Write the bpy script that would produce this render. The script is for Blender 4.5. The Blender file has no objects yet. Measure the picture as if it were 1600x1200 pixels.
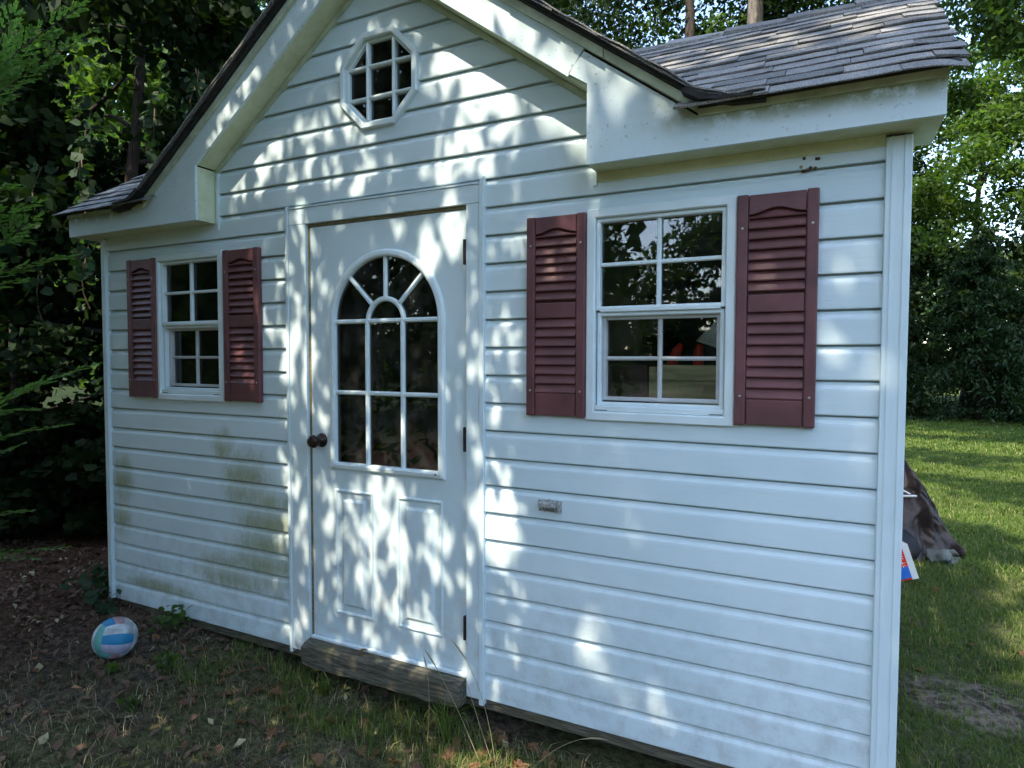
import bpy, math, random
import numpy as np
from mathutils import Vector, Matrix, noise as mnoise

S = bpy.context.scene
COL = S.collection
PI = math.pi

# ------------------------------------------------------------------ camera
F_PX = 980.19
YAW, PITCH, ROLL = -0.456879, -0.041215, 0.0024115
CAM = Vector((3.76433, -2.295284, 1.439563))
_fw = Vector((math.sin(YAW)*math.cos(PITCH), math.cos(YAW)*math.cos(PITCH), math.sin(PITCH)))
_rt = Vector((math.cos(YAW), -math.sin(YAW), 0))
_up = _rt.cross(_fw)
_r2 = math.cos(ROLL)*_rt + math.sin(ROLL)*_up
_u2 = -math.sin(ROLL)*_rt + math.cos(ROLL)*_up
cd = bpy.data.cameras.new('camera')
cam = bpy.data.objects.new('camera', cd); COL.objects.link(cam)
cam.matrix_world = Matrix(((_r2.x, _u2.x, -_fw.x, CAM.x), (_r2.y, _u2.y, -_fw.y, CAM.y),
                           (_r2.z, _u2.z, -_fw.z, CAM.z), (0, 0, 0, 1)))
cd.sensor_width = 36; cd.lens = F_PX/1600*36; cd.clip_start = .05; cd.clip_end = 400
S.camera = cam

# ------------------------------------------------------------------ sky, sun, exposure
SUNV = Vector((-.021, -.135, .205)).normalized()      # towards the sun
w = bpy.data.worlds.new('World'); S.world = w; w.use_nodes = True
wn = w.node_tree; wn.nodes.clear()
sky = wn.nodes.new('ShaderNodeTexSky'); sky.sky_type = 'NISHITA'; sky.sun_disc = False
sky.sun_elevation = math.asin(SUNV.z); sky.sun_rotation = math.atan2(SUNV.x, SUNV.y)
bg = wn.nodes.new('ShaderNodeBackground'); bg.inputs[1].default_value = .15
wo = wn.nodes.new('ShaderNodeOutputWorld')
wn.links.new(sky.outputs[0], bg.inputs[0]); wn.links.new(bg.outputs[0], wo.inputs[0])
sl = bpy.data.lights.new('sun', 'SUN'); sl.energy = 2.0; sl.angle = math.radians(.53); sl.color = (1, .90, .72)
sun = bpy.data.objects.new('sun', sl); COL.objects.link(sun)
sun.rotation_euler = (-SUNV).to_track_quat('-Z', 'Y').to_euler(); sun.location = (0, -20, 30)
S.view_settings.view_transform = 'Standard'; S.view_settings.look = 'None'
S.view_settings.exposure = 2.35; S.view_settings.gamma = 1; S.view_settings.use_curve_mapping = False

# ------------------------------------------------------------------ small helpers
rng = np.random.default_rng(7)
random.seed(7)
U = random.uniform

def tag(o, label=None, cat=None, group=None, kind=None):
    if label: o['label'] = label
    if cat: o['category'] = cat
    if group: o['group'] = group
    if kind: o['kind'] = kind
    return o

def empty(name, loc=(0, 0, 0), rz=0):
    o = bpy.data.objects.new(name, None); COL.objects.link(o)
    o.location = loc; o.rotation_euler = (0, 0, rz); o.empty_display_size = .1
    return o

class MB:
    def __init__(s): s.v = []; s.f = []
    def add(s, vs, fs):
        b = len(s.v); s.v += [tuple(p) for p in vs]; s.f += [tuple(i+b for i in f) for f in fs]; return s
    def box(s, x0, x1, y0, y1, z0, z1):
        return s.add([(x0,y0,z0),(x1,y0,z0),(x1,y1,z0),(x0,y1,z0),(x0,y0,z1),(x1,y0,z1),(x1,y1,z1),(x0,y1,z1)],
                     [(0,3,2,1),(4,5,6,7),(0,1,5,4),(1,2,6,5),(2,3,7,6),(3,0,4,7)])
    def prism(s, pts, y0, y1):          # polygon in xz, extruded along y
        n = len(pts)
        return s.add([(x,y0,z) for x,z in pts]+[(x,y1,z) for x,z in pts],
                     [tuple(range(n)), tuple(range(2*n-1,n-1,-1))]+[(i,i+n,(i+1)%n+n,(i+1)%n) for i in range(n)])
    def prism_x(s, pts, x0, x1):        # polygon in yz, extruded along x
        n = len(pts)
        return s.add([(x0,y,z) for y,z in pts]+[(x1,y,z) for y,z in pts],
                     [tuple(range(n)), tuple(range(2*n-1,n-1,-1))]+[(i,i+n,(i+1)%n+n,(i+1)%n) for i in range(n)])
    def tube(s, pts, rad, n=8, cap=True, wob=0):
        pts = [Vector(p) for p in pts]; rings = []
        m = len(pts)
        if not hasattr(rad, '__len__'): rad = [rad]*m
        for i, p in enumerate(pts):
            t = (pts[min(i+1, m-1)]-pts[max(i-1, 0)]).normalized()
            a = t.orthogonal().normalized() if i == 0 else (a - t*a.dot(t)).normalized()
            b = t.cross(a)
            for k in range(n):
                q = 2*PI*k/n; r = rad[i]*(1+wob*math.sin(k*2.3+i*1.1))
                rings.append(p+a*math.cos(q)*r+b*math.sin(q)*r)
        f = [(i*n+k, i*n+(k+1)%n, (i+1)*n+(k+1)%n, (i+1)*n+k) for i in range(m-1) for k in range(n)]
        if cap: f += [tuple(range(n-1, -1, -1)), tuple((m-1)*n+k for k in range(n))]
        return s.add(rings, f)
    def lathe(s, prof, o, axis='y', n=20):   # prof (r, h)
        vs = []
        for r, h in prof:
            for k in range(n):
                q = 2*PI*k/n; a, b = r*math.cos(q), r*math.sin(q)
                vs.append((o[0]+a, o[1]+h, o[2]+b) if axis == 'y' else (o[0]+a, o[1]+b, o[2]+h))
        m = len(prof)
        return s.add(vs, [(i*n+k, i*n+(k+1)%n, (i+1)*n+(k+1)%n, (i+1)*n+k) for i in range(m-1) for k in range(n)]
                     + [tuple(range(n-1,-1,-1)), tuple((m-1)*n+k for k in range(n))])
    def sweep(s, path, prof, closed=False):  # path in xz, prof = (across, y)
        n, m = len(path), len(prof); vs = []
        P = [Vector(p) for p in path]
        for i, p in enumerate(P):
            a = P[(i-1) % n] if (closed or i > 0) else None
            b = P[(i+1) % n] if (closed or i < n-1) else None
            d1 = (p-a).normalized() if a is not None else None
            d2 = (b-p).normalized() if b is not None else None
            if d1 is None: d1 = d2
            if d2 is None: d2 = d1
            n1 = Vector((-d1.y, d1.x)); n2 = Vector((-d2.y, d2.x))
            nn = (n1+n2).normalized(); k = 1/max(.3, nn.dot(n1))
            for o_, y in prof: vs.append((p.x+nn.x*o_*k, y, p.y+nn.y*o_*k))
        f = []
        for i in range(n if closed else n-1):
            j = (i+1) % n
            for q in range(m):
                r = (q+1) % m; f.append((i*m+q, i*m+r, j*m+r, j*m+q))
        if not closed: f += [tuple(range(m)), tuple((n-1)*m+q for q in range(m-1, -1, -1))]
        return s.add(vs, f)
    def mesh(s, name):
        me = bpy.data.meshes.new(name); me.from_pydata(s.v, [], s.f); me.validate()
        import bmesh
        bm = bmesh.new(); bm.from_mesh(me); bmesh.ops.recalc_face_normals(bm, faces=bm.faces); bm.to_mesh(me); bm.free()
        return me
    def build(s, name, m, parent=None, smooth=False, bevel=0, kind=None, label=None):
        me = s.mesh(name); me.materials.append(m)
        if smooth: me.polygons.foreach_set('use_smooth', [True]*len(me.polygons))
        o = bpy.data.objects.new(name, me); COL.objects.link(o)
        if parent: o.parent = parent
        if bevel:
            b = o.modifiers.new('bevel', 'BEVEL'); b.width = bevel; b.segments = 2; b.limit_method = 'ANGLE'; b.harden_normals = False
        if kind: o['kind'] = kind
        if label: o['label'] = label
        return o

def npmesh(name, V, Fa, m, parent=None, smooth=False, kind=None):
    """V (n,3) float, Fa (k,3|4) int"""
    me = bpy.data.meshes.new(name)
    V = np.ascontiguousarray(V, dtype=np.float32); Fa = np.ascontiguousarray(Fa, dtype=np.int32)
    k, c = Fa.shape
    me.vertices.add(len(V)); me.vertices.foreach_set('co', V.ravel())
    me.loops.add(k*c); me.loops.foreach_set('vertex_index', Fa.ravel())
    me.polygons.add(k); me.polygons.foreach_set('loop_start', np.arange(0, k*c, c, dtype=np.int32))
    me.polygons.foreach_set('loop_total', np.full(k, c, dtype=np.int32))
    if smooth: me.polygons.foreach_set('use_smooth', np.ones(k, dtype=bool))
    me.update(calc_edges=True); me.materials.append(m)
    o = bpy.data.objects.new(name, me); COL.objects.link(o)
    if parent: o.parent = parent
    if kind: o['kind'] = kind
    return o

def in_frame(P, margin=1.06):
    """True where points fall inside the photographed view (so overhead boughs stay out of it)"""
    D = P-np.array(CAM); Z = D@np.array(_fw); X = D@np.array(_r2); Y = D@np.array(_u2)
    return (Z > .02) & (np.abs(X) < Z*.816*margin) & (np.abs(Y) < Z*.612*margin)

# ------------------------------------------------------------------ materials
class NT:
    def __init__(s, name):
        s.m = bpy.data.materials.new(name); s.m.use_nodes = True; s.t = s.m.node_tree; s.t.nodes.clear()
        s.out = s.n('ShaderNodeOutputMaterial')
    def n(s, typ, **kw):
        nd = s.t.nodes.new(typ)
        for k, v in kw.items(): setattr(nd, k, v)
        return nd
    def put(s, sock, v):
        if isinstance(v, bpy.types.NodeSocket): s.t.links.new(v, sock)
        elif isinstance(v, (tuple, list)) and len(v) == 3 and len(getattr(sock, 'default_value', (0,0,0))) == 4: sock.default_value = (*v, 1)
        else: sock.default_value = v
    def math(s, op, a, b=0., c=0., clamp=False):
        nd = s.n('ShaderNodeMath', operation=op, use_clamp=clamp)
        s.put(nd.inputs[0], a); s.put(nd.inputs[1], b)
        if len(nd.inputs) > 2: s.put(nd.inputs[2], c)
        return nd.outputs[0]
    def mix(s, f, a, b, blend='MIX'):
        nd = s.n('ShaderNodeMix', data_type='RGBA', blend_type=blend)
        s.put(nd.inputs[0], f); s.put(nd.inputs[6], a); s.put(nd.inputs[7], b); return nd.outputs[2]
    def noise(s, scale, detail=3, vec=None, rough=.55):
        nd = s.n('ShaderNodeTexNoise'); nd.inputs['Scale'].default_value = scale
        nd.inputs['Detail'].default_value = detail; nd.inputs['Roughness'].default_value = rough
        s.t.links.new(vec if vec is not None else s.pos(), nd.inputs['Vector'])
        return nd.outputs[0]
    def ramp(s, v, a, b, lo=0., hi=1.):
        nd = s.n('ShaderNodeMapRange', clamp=True, interpolation_type='SMOOTHSTEP'); s.put(nd.inputs[0], v)
        nd.inputs[1].default_value = a; nd.inputs[2].default_value = b; nd.inputs[3].default_value = lo; nd.inputs[4].default_value = hi
        return nd.outputs[0]
    def pos(s):
        if not hasattr(s, '_p'): s._p = s.n('ShaderNodeNewGeometry').outputs['Position']
        return s._p
    def xyz(s):
        if not hasattr(s, '_x'):
            nd = s.n('ShaderNodeSeparateXYZ'); s.t.links.new(s.pos(), nd.inputs[0]); s._x = nd.outputs
        return s._x
    def scaled(s, sc, vec=None):
        nd = s.n('ShaderNodeMapping'); s.t.links.new(vec or s.pos(), nd.inputs[0]); nd.inputs['Scale'].default_value = sc
        return nd.outputs[0]
    def blob(s, cx, cz, rx, rz):      # soft ellipse in the wall plane, 1 at centre
        x, _, z = s.xyz()[:3]
        a = s.math('POWER', s.math('DIVIDE', s.math('SUBTRACT', x, cx), rx), 2)
        b = s.math('POWER', s.math('ABSOLUTE', s.math('DIVIDE', s.math('SUBTRACT', z, cz), rz)), 2)
        return s.math('SUBTRACT', 1., s.math('ADD', a, b), clamp=True)
    def bump(s, h, strength=.3, dist=.01):
        nd = s.n('ShaderNodeBump'); nd.inputs['Strength'].default_value = strength; nd.inputs['Distance'].default_value = dist
        s.put(nd.inputs['Height'], h); return nd.outputs[0]
    def princ(s, col, rough=.5, spec=.5, normal=None, metal=0.):
        nd = s.n('ShaderNodeBsdfPrincipled'); s.put(nd.inputs['Base Color'], col); s.put(nd.inputs['Roughness'], rough)
        nd.inputs['Specular IOR Level'].default_value = spec; nd.inputs['Metallic'].default_value = metal
        if normal is not None: s.t.links.new(normal, nd.inputs['Normal'])
        s.t.links.new(nd.outputs[0], s.out.inputs[0]); return nd

def simple(name, c, rough=.6, var=.15, scale=8, bump=.15, spec=.4, metal=0, dist=.004, stretch=None):
    t = NT(name)
    v = t.scaled(stretch) if stretch else t.pos()
    nz = t.noise(scale, 4, v)
    col = t.mix(t.ramp(nz, .3, .7), tuple(k*(1-var) for k in c), tuple(min(1, k*(1+var)) for k in c))
    t.princ(col, rough, spec, t.bump(t.noise(scale*5, 3, v), bump, dist), metal)
    return t.m

def white_vinyl(name, kind):
    t = NT(name); x, y, z = t.xyz()[:3]
    grain = t.noise(22, 4, t.scaled((5, 1, .3) if kind == 'post' else (.35, 1, 5)))
    big = t.noise(2.3, 4)
    base = t.mix(t.ramp(big, .35, .65), (.57, .69, .722), (.625, .735, .762))  # white vinyl; the cyan of the ambient shade is put into its base colour
    base = t.mix(t.math('MULTIPLY', t.ramp(grain, .55, .75), .18), base, (.47, .56, .58))
    fine = t.noise(14, 6, None, .7)
    if kind == 'siding':
        # grime gathers low on the wall and on the lower lip of each course
        fr = t.math('FRACT', t.math('DIVIDE', z, .1143))
        lip = t.ramp(fr, .8, .25)
        low = t.ramp(z, .85, .0)
        dirt = t.math('MULTIPLY', t.math('MULTIPLY', low, t.ramp(fine, .38, .72)), .55)
        base = t.mix(dirt, base, (.36, .38, .37))
        al = None
        for b in ((1.12, .80, .24, .24), (1.27, .60, .30, .26), (1.25, .42, .34, .26), (1.0, .30, .4, .14), (.10, .72, .14, .2), (.08, .5, .12, .15), (.40, .13, .4, .06), (.95, .98, .12, .12)):
            q = t.blob(*b); al = q if al is None else t.math('MAXIMUM', al, q)
        al = t.math('MULTIPLY', t.ramp(t.math('ADD', t.math('MULTIPLY', al, .8), t.math('ADD', t.math('MULTIPLY', t.noise(11, 6, t.scaled((1.6, 1, .7)), .75), 1.2), t.math('MULTIPLY', t.noise(70, 4, None, .7), .6))), 1.0, 1.85), t.math('ADD', t.math('MULTIPLY', lip, .45), .55))
        leftonly = t.ramp(x, 1.45, 1.4)
        base = t.mix(t.math('MULTIPLY', t.math('MULTIPLY', al, leftonly), .78), base, (.235, .25, .085))
    if kind == 'fascia':
        g = t.math('MULTIPLY', t.ramp(z, 2.165, 2.235), t.ramp(x, 3.05, 3.6))
        gl = t.math('MULTIPLY', t.ramp(z, 2.17, 2.24), t.ramp(x, .6, .2))
        rk = t.ramp(t.noise(5, 5), .5, .8)
        g = t.math('ADD', t.math('MAXIMUM', g, gl), t.math('MULTIPLY', rk, .12))
        g = t.math('MULTIPLY', g, t.ramp(fine, .3, .55), clamp=True)
        base = t.mix(t.math('MULTIPLY', g, .85), base, (.20, .22, .08))
        sp = t.math('MULTIPLY', t.ramp(t.noise(60, 3), .62, .7), t.ramp(z, 2.10, 2.2))
        base = t.mix(t.math('MULTIPLY', sp, .5), base, (.2, .21, .14))
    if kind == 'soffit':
        base = t.mix(t.ramp(fine, .35, .7), (.60, .64, .45), (.50, .54, .33))  # green bounce from the grass put into the soffit colour as olive
    if kind == 'door':
        base = t.mix(t.math('MULTIPLY', t.ramp(z, .9, .1), t.ramp(fine, .4, .75)), base, (.52, .54, .53))
    bm = t.bump(grain, .25 if kind in ('siding', 'post') else .08, .003)
    b2 = t.n('ShaderNodeBump'); b2.inputs['Strength'].default_value = .25; b2.inputs['Distance'].default_value = .02
    t.put(b2.inputs['Height'], t.noise(4, 2, t.scaled((.6, 1, 1)))); t.t.links.new(bm, b2.inputs['Normal'])
    t.princ(base, .55, .3, b2.outputs[0])
    return t.m

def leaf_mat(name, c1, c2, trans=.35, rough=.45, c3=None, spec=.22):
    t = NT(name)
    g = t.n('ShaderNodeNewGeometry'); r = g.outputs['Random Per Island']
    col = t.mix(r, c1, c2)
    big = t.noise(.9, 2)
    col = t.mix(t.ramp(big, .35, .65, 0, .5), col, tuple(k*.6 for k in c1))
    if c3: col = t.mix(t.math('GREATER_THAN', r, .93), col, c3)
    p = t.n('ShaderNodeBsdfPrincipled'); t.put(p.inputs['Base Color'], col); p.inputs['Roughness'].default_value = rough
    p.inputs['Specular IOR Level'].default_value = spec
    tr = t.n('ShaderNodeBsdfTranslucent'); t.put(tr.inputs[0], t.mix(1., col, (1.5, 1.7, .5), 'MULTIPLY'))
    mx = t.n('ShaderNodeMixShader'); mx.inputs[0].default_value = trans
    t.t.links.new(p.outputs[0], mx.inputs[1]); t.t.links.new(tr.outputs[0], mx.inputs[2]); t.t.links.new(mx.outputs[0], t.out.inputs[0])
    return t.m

def glass_mat(name, tint=(.75, .8, .8), dust=.03):
    t = NT(name)
    tr = t.n('ShaderNodeBsdfTransparent'); tr.inputs[0].default_value = (*tint, 1)
    gl = t.n('ShaderNodeBsdfGlossy'); gl.inputs['Roughness'].default_value = .015
    t.t.links.new(t.bump(t.noise(3, 1), .04, .01), gl.inputs['Normal'])
    df = t.n('ShaderNodeBsdfDiffuse'); df.inputs[0].default_value = (.5, .5, .47, 1)
    fr = t.n('ShaderNodeFresnel'); fr.inputs[0].default_value = 1.6
    m1 = t.n('ShaderNodeMixShader'); t.t.links.new(fr.outputs[0], m1.inputs[0])
    t.t.links.new(tr.outputs[0], m1.inputs[1]); t.t.links.new(gl.outputs[0], m1.inputs[2])
    m2 = t.n('ShaderNodeMixShader')
    t.put(m2.inputs[0], t.math('MULTIPLY', t.ramp(t.noise(9, 5), .3, .8), dust))
    t.t.links.new(m1.outputs[0], m2.inputs[1]); t.t.links.new(df.outputs[0], m2.inputs[2]); t.t.links.new(m2.outputs[0], t.out.inputs[0])
    return t.m

def ground_mat():
    t = NT('lawn_soil'); x, y, z = t.xyz()[:3]
    n1 = t.noise(3.5, 6, None, .65); n2 = t.noise(28, 5, None, .7); n3 = t.noise(90, 3)
    soil = t.mix(t.ramp(n2, .35, .68), (.030, .024, .018), (.12, .095, .07))
    soil = t.mix(t.ramp(n3, .6, .72, 0, .5), soil, (.11, .085, .055))
    red = t.mix(t.ramp(n2, .4, .7), (.04, .021, .014), (.13, .072, .048))
    soil = t.mix(t.math('MULTIPLY', t.ramp(x, .7, -.3), t.ramp(x, -3.6, -2.6)), soil, red)
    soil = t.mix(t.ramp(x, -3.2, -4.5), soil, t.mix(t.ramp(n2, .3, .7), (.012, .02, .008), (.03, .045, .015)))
    grass = t.mix(t.ramp(n2, .3, .7), (.045, .065, .02), (.095, .125, .036))
    gm = t.math('MULTIPLY', t.ramp(n1, .4, .56), t.ramp(x, .4, 1.6))
    far = t.ramp(y, 2.6, 4.2)
    gm = t.math('MAXIMUM', t.math('MULTIPLY', gm, .55), t.math('MULTIPLY', far, t.ramp(x, 2.5, 4.2)))
    # bare patch by the right-hand corner
    bx = t.math('POWER', t.math('DIVIDE', t.math('SUBTRACT', x, 4.44), .30), 2)
    by = t.math('POWER', t.math('DIVIDE', t.math('SUBTRACT', y, 1.30), .24), 2)
    bare = t.math('MULTIPLY', t.math('SUBTRACT', 1.3, t.math('ADD', bx, by), clamp=True), t.ramp(t.noise(7, 5), .3, .6))
    col = t.mix(gm, soil, grass)
    col = t.mix(t.ramp(bare, .1, .6), col, t.mix(t.ramp(n2, .35, .65), (.075, .058, .04), (.19, .16, .12)))
    t.princ(col, .95, .1, t.bump(t.math('ADD', n2, t.math('MULTIPLY', n3, .5)), .9, .02))
    return t.m

def shingle_mat():
    t = NT('asphalt_shingle')
    oi = t.n('ShaderNodeObjectInfo').outputs['Random']
    g = t.noise(230, 3, None, .8); g2 = t.noise(6, 4)
    c = t.mix(oi, (.15, .151, .15), (.295, .29, .282))
    c = t.mix(t.ramp(g, .35, .65), t.mix(1., c, (.42, .43, .46), 'MULTIPLY'), t.mix(1., c, (1.6, 1.56, 1.5), 'MULTIPLY'))
    c = t.mix(t.ramp(g2, .5, .75, 0, .45), c, (.06, .06, .055))
    t.princ(c, .9, .2, t.bump(g, .8, .004)); return t.m

M = dict(
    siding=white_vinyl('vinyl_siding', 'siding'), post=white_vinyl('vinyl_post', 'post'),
    fascia=white_vinyl('fascia_white', 'fascia'), soffit=white_vinyl('soffit_bounce_olive', 'soffit'),
    door=white_vinyl('door_white', 'door'), sash=simple('sash_white', (.66, .76, .78), .35, .05, 6, .03),
    trimold=simple('aged_trim', (.46, .52, .38), .6, .18, 12, .1),
    brownwood=simple('weathered_stop', (.17, .14, .07), .8, .35, 30, .3, stretch=(1, 1, 6)),
    sashin=simple('inner_sash_grey', (.45, .47, .47), .5, .12, 9, .05),
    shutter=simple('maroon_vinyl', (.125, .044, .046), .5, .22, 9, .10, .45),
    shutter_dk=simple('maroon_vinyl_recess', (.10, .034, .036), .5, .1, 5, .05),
    screw=simple('screw_steel', (.5, .48, .44), .35, .1, 5, 0, .5, .9),
    knob=simple('aged_bronze', (.035, .022, .016), .28, .5, 30, .1, .6, .7),
    hinge=simple('dark_hinge', (.035, .03, .028), .5, .3, 40, .2, .5, .5),
    emblem=simple('tarnished_metal', (.62, .61, .57), .38, .45, 120, .9, .6, .85, .01),
    shingle=shingle_mat(), feltm=simple('roofing_felt', (.022, .021, .020), .85, .4, 20, .6),
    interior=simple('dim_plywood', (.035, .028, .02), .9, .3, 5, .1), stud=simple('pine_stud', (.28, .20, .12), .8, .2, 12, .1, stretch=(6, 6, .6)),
    beam=None, glass=glass_mat('window_glass', (.93, .96, .96), .02), glassd=glass_mat('door_glass', (.5, .52, .48), .06),
    dirt=ground_mat(), bark=simple('bark', (.050, .036, .028), .95, .5, 7, 1., dist=.03, stretch=(3, 3, .5)),
    bark2=simple('pale_bark', (.15, .125, .10), .95, .45, 6, 1., dist=.03, stretch=(3, 3, .5)),
    twig=simple('twig', (.10, .07, .045), .9, .4, 20, .3),
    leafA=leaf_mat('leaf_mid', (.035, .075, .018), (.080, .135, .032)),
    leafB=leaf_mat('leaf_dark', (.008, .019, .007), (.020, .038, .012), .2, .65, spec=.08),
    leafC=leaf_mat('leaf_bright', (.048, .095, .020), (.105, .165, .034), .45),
    leafV=leaf_mat('leaf_vine', (.025, .052, .024), (.042, .080, .036), .3, .6),
    conif=leaf_mat('hemlock', (.018, .040, .016), (.045, .080, .028), .25),
    spray=leaf_mat('cypress_spray', (.11, .21, .07), (.19, .32, .10), .4),
    grass=leaf_mat('grass_blade', (.080, .135, .026), (.15, .21, .045), .38, .5, (.30, .26, .12)),
    grassd=leaf_mat('grass_blade_dull', (.085, .095, .038), (.15, .15, .062), .3, .55, (.30, .25, .14)),
    straw=leaf_mat('straw', (.28, .23, .13), (.38, .32, .19), .2),
    dead=leaf_mat('dead_leaf', (.14, .065, .032), (.30, .165, .09), .3, .7),
    litter=leaf_mat('leaf_litter', (.08, .048, .032), (.21, .135, .09), .1, .8, (.34, .30, .18)),
    tarp=simple('brown_tarp', (.042, .030, .025), .6, .12, 6, .3, .5, dist=.02), tarpin=simple('tarp_silver_side', (.07, .08, .07), .5, .15, 8, .3),
    pvc=simple('white_plastic', (.75, .74, .68), .4, .04, 5, .0),
    red=simple('red_plastic', (.80, .035, .02), .4, .1, 5, .05), blue=simple('blue_print', (.03, .16, .55), .4, .1, 9, 0),
    maroon=simple('dull_maroon', (.08, .03, .028), .6, .2, 4, .05), plank=simple('raw_plank', (.55, .46, .22), .8, .25, 9, .15, stretch=(.6, 1, 5)),
    black=simple('black_cloth', (.012, .012, .014), .7, .2, 10, .2), ink=simple('dark_ink', (.015, .02, .04), .5, .1, 5, 0),
    bteal=simple('ball_teal', (.10, .33, .29), .5, .12, 18, .15), bblue=simple('ball_blue', (.015, .20, .38), .5, .1, 18, .15),
    bwhite=simple('ball_white', (.42, .46, .48), .55, .35, 22, .15), bpink=simple('ball_pink', (.40, .26, .27), .55, .3, 12, .15),
    blil=simple('ball_lilac', (.36, .36, .46), .55, .3, 12, .15), bnavy=simple('ball_navy', (.03, .07, .14), .5, .1, 12, .1),
)
def beam_mat():
    t = NT('weathered_beam'); gr = t.noise(9, 5, t.scaled((1.2, 6, 14))); g2 = t.noise(5, 4)
    c = t.mix(t.ramp(gr, .35, .7), (.065, .060, .043), (.165, .15, .115))
    c = t.mix(t.ramp(g2, .52, .7, 0, .7), c, (.12, .12, .055))
    c = t.mix(t.ramp(t.noise(25, 3, t.scaled((1, 4, 10))), .66, .72), c, (.03, .028, .024))
    t.princ(c, .9, .2, t.bump(gr, .7, .01)); return t.m
M['beam'] = beam_mat()

# ------------------------------------------------------------------ ground
def gz(x, y):
    x = np.asarray(x, float); y = np.asarray(y, float)
    s = np.clip((x+.3)/4.6, 0, 1); s = s*s*(3-2*s)
    base = -.05-.15*s
    out = np.clip((np.hypot((x-2)*.5, y-1)-2.2)/3, 0, 1)
    base = base*(1-out)+(-.2)*out
    bump = .012*np.sin(x*5.1+y*3.3)*np.cos(y*6.7-x*2.1)+.010*np.sin(x*11.3-y*8.7)
    return base+bump
def grid(xs, ys, name, m, dz=0):
    X, Y = np.meshgrid(xs, ys); Z = gz(X, Y)+dz; nx, ny = len(xs), len(ys)
    V = np.stack([X, Y, Z], -1).reshape(-1, 3); i = np.arange(ny-1)[:, None]*nx+np.arange(nx-1)[None]
    Fa = np.stack([i, i+1, i+nx+1, i+nx], -1).reshape(-1, 4)
    return npmesh(name, V, Fa, m, smooth=True)
def spaced(lo, hi, flo, fhi, fine, coarse):
    a = list(np.arange(flo, fhi, fine)); p = flo; st = fine
    while p > lo: st = min(coarse, st*1.3); p -= st; a.insert(0, max(p, lo))
    p = a[-1]; st = fine
    while p < hi: st = min(coarse, st*1.3); p += st; a.append(min(p, hi))
    return np.array(a)
tag(grid(spaced(-150, 150, -3, 7, .07, 12), spaced(-150, 150, -3, 6, .07, 12), 'ground', M['dirt']), kind='structure')

# ------------------------------------------------------------------ the shed
shed = empty('garden_shed', (0, 0, 0))
tag(shed, 'white vinyl-sided garden shed with front gable, half-glass door and maroon shutters', 'shed')
CX, H = 1.965, .1143
AP_LO = 2.403+.735*(CX-.933)            # apex of the lower edge of the gable fascia
AP_HI = 2.240+.735*(CX-.531)
wall = empty('wall'); wall.parent = shed

def rows_piece(mb, zs, prof, spans):
    """strips between rows: spans(z0,z1) -> list of ((xl0,xr0),(xl1,xr1)); prof(z)->y"""
    for a, b in zip(zs[:-1], zs[1:]):
        if b-a < 1e-5: continue
        for (l0, r0), (l1, r1) in spans(a, b):
            if r0-l0 < 1e-4 and r1-l1 < 1e-4: continue
            mb.add([(l0, prof(a), a), (r0, prof(a), a), (r1, prof(b), b), (l1, prof(b), b)], [(0, 1, 2, 3)])
# openings as functions z -> (x0, x1) or None
WZ0, WW, WH = 1.2049, .537, .7925
W1X, W2X = .4427, 2.9633
OCX, OCZ, OCR = 1.985, 2.671, .226
def rect_open(x0, x1, z0, z1): return lambda z: (x0, x1) if z0 <= z <= z1 else None
def oct_open(R):
    a = R*math.cos(PI/8); b = R*math.sin(PI/8)
    def f(z):
        d = abs(z-OCZ)
        if d > a: return None
        h = a if d <= b else a-(d-b)
        return (OCX-h, OCX+h)
    return f
_a, _b = (OCR-.02)*math.cos(PI/8), (OCR-.02)*math.sin(PI/8)
openings = [(rect_open(W1X+.02, W1X+WW-.02, WZ0+.02, WZ0+WH-.02), (WZ0+.02, WZ0+WH-.02)),
            (rect_open(W2X+.02, W2X+WW-.02, WZ0+.02, WZ0+WH-.02), (WZ0+.02, WZ0+WH-.02)),
            (rect_open(1.45, 2.505, -1, 2.12), (2.12,)),
            (oct_open(OCR-.02), (OCZ-_a, OCZ-_b, OCZ+_b, OCZ+_a))]
def outer(z):
    if z <= 2.16: return (0., 3.9325)
    t = (z-AP_LO-.03)/-.735
    return (CX-t, CX+t) if t > 0 else (CX, CX)
def spans(a, b):
    m = (a+b)/2; lo0, lo1, lom = outer(a+1e-6), outer(b-1e-6), outer(m)
    cuts = []
    for f, _ in openings:
        if f(m): cuts.append((f(a+1e-6) or f(m), f(b-1e-6) or f(m)))
    cuts.sort(key=lambda c: c[0][0])
    res = []; l = (lo0[0], lo1[0])
    for c0, c1 in cuts:
        if c0[0] > lo0[1] or c1[0] < lo1[0]: continue
        res.append(((l[0], c0[0]), (l[1], c1[0]))); l = (c0[1], c1[1])
    res.append(((l[0], lo0[1]), (l[1], lo1[1])))
    return [(p, q) for p, q in res if p[1]-p[0] > -1e-6 and q[1]-q[0] > -1e-6 and (p[1]-p[0]+q[1]-q[0]) > 1e-4]
crit = sorted({z for _, c in openings for z in c} | {2.16})
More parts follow.
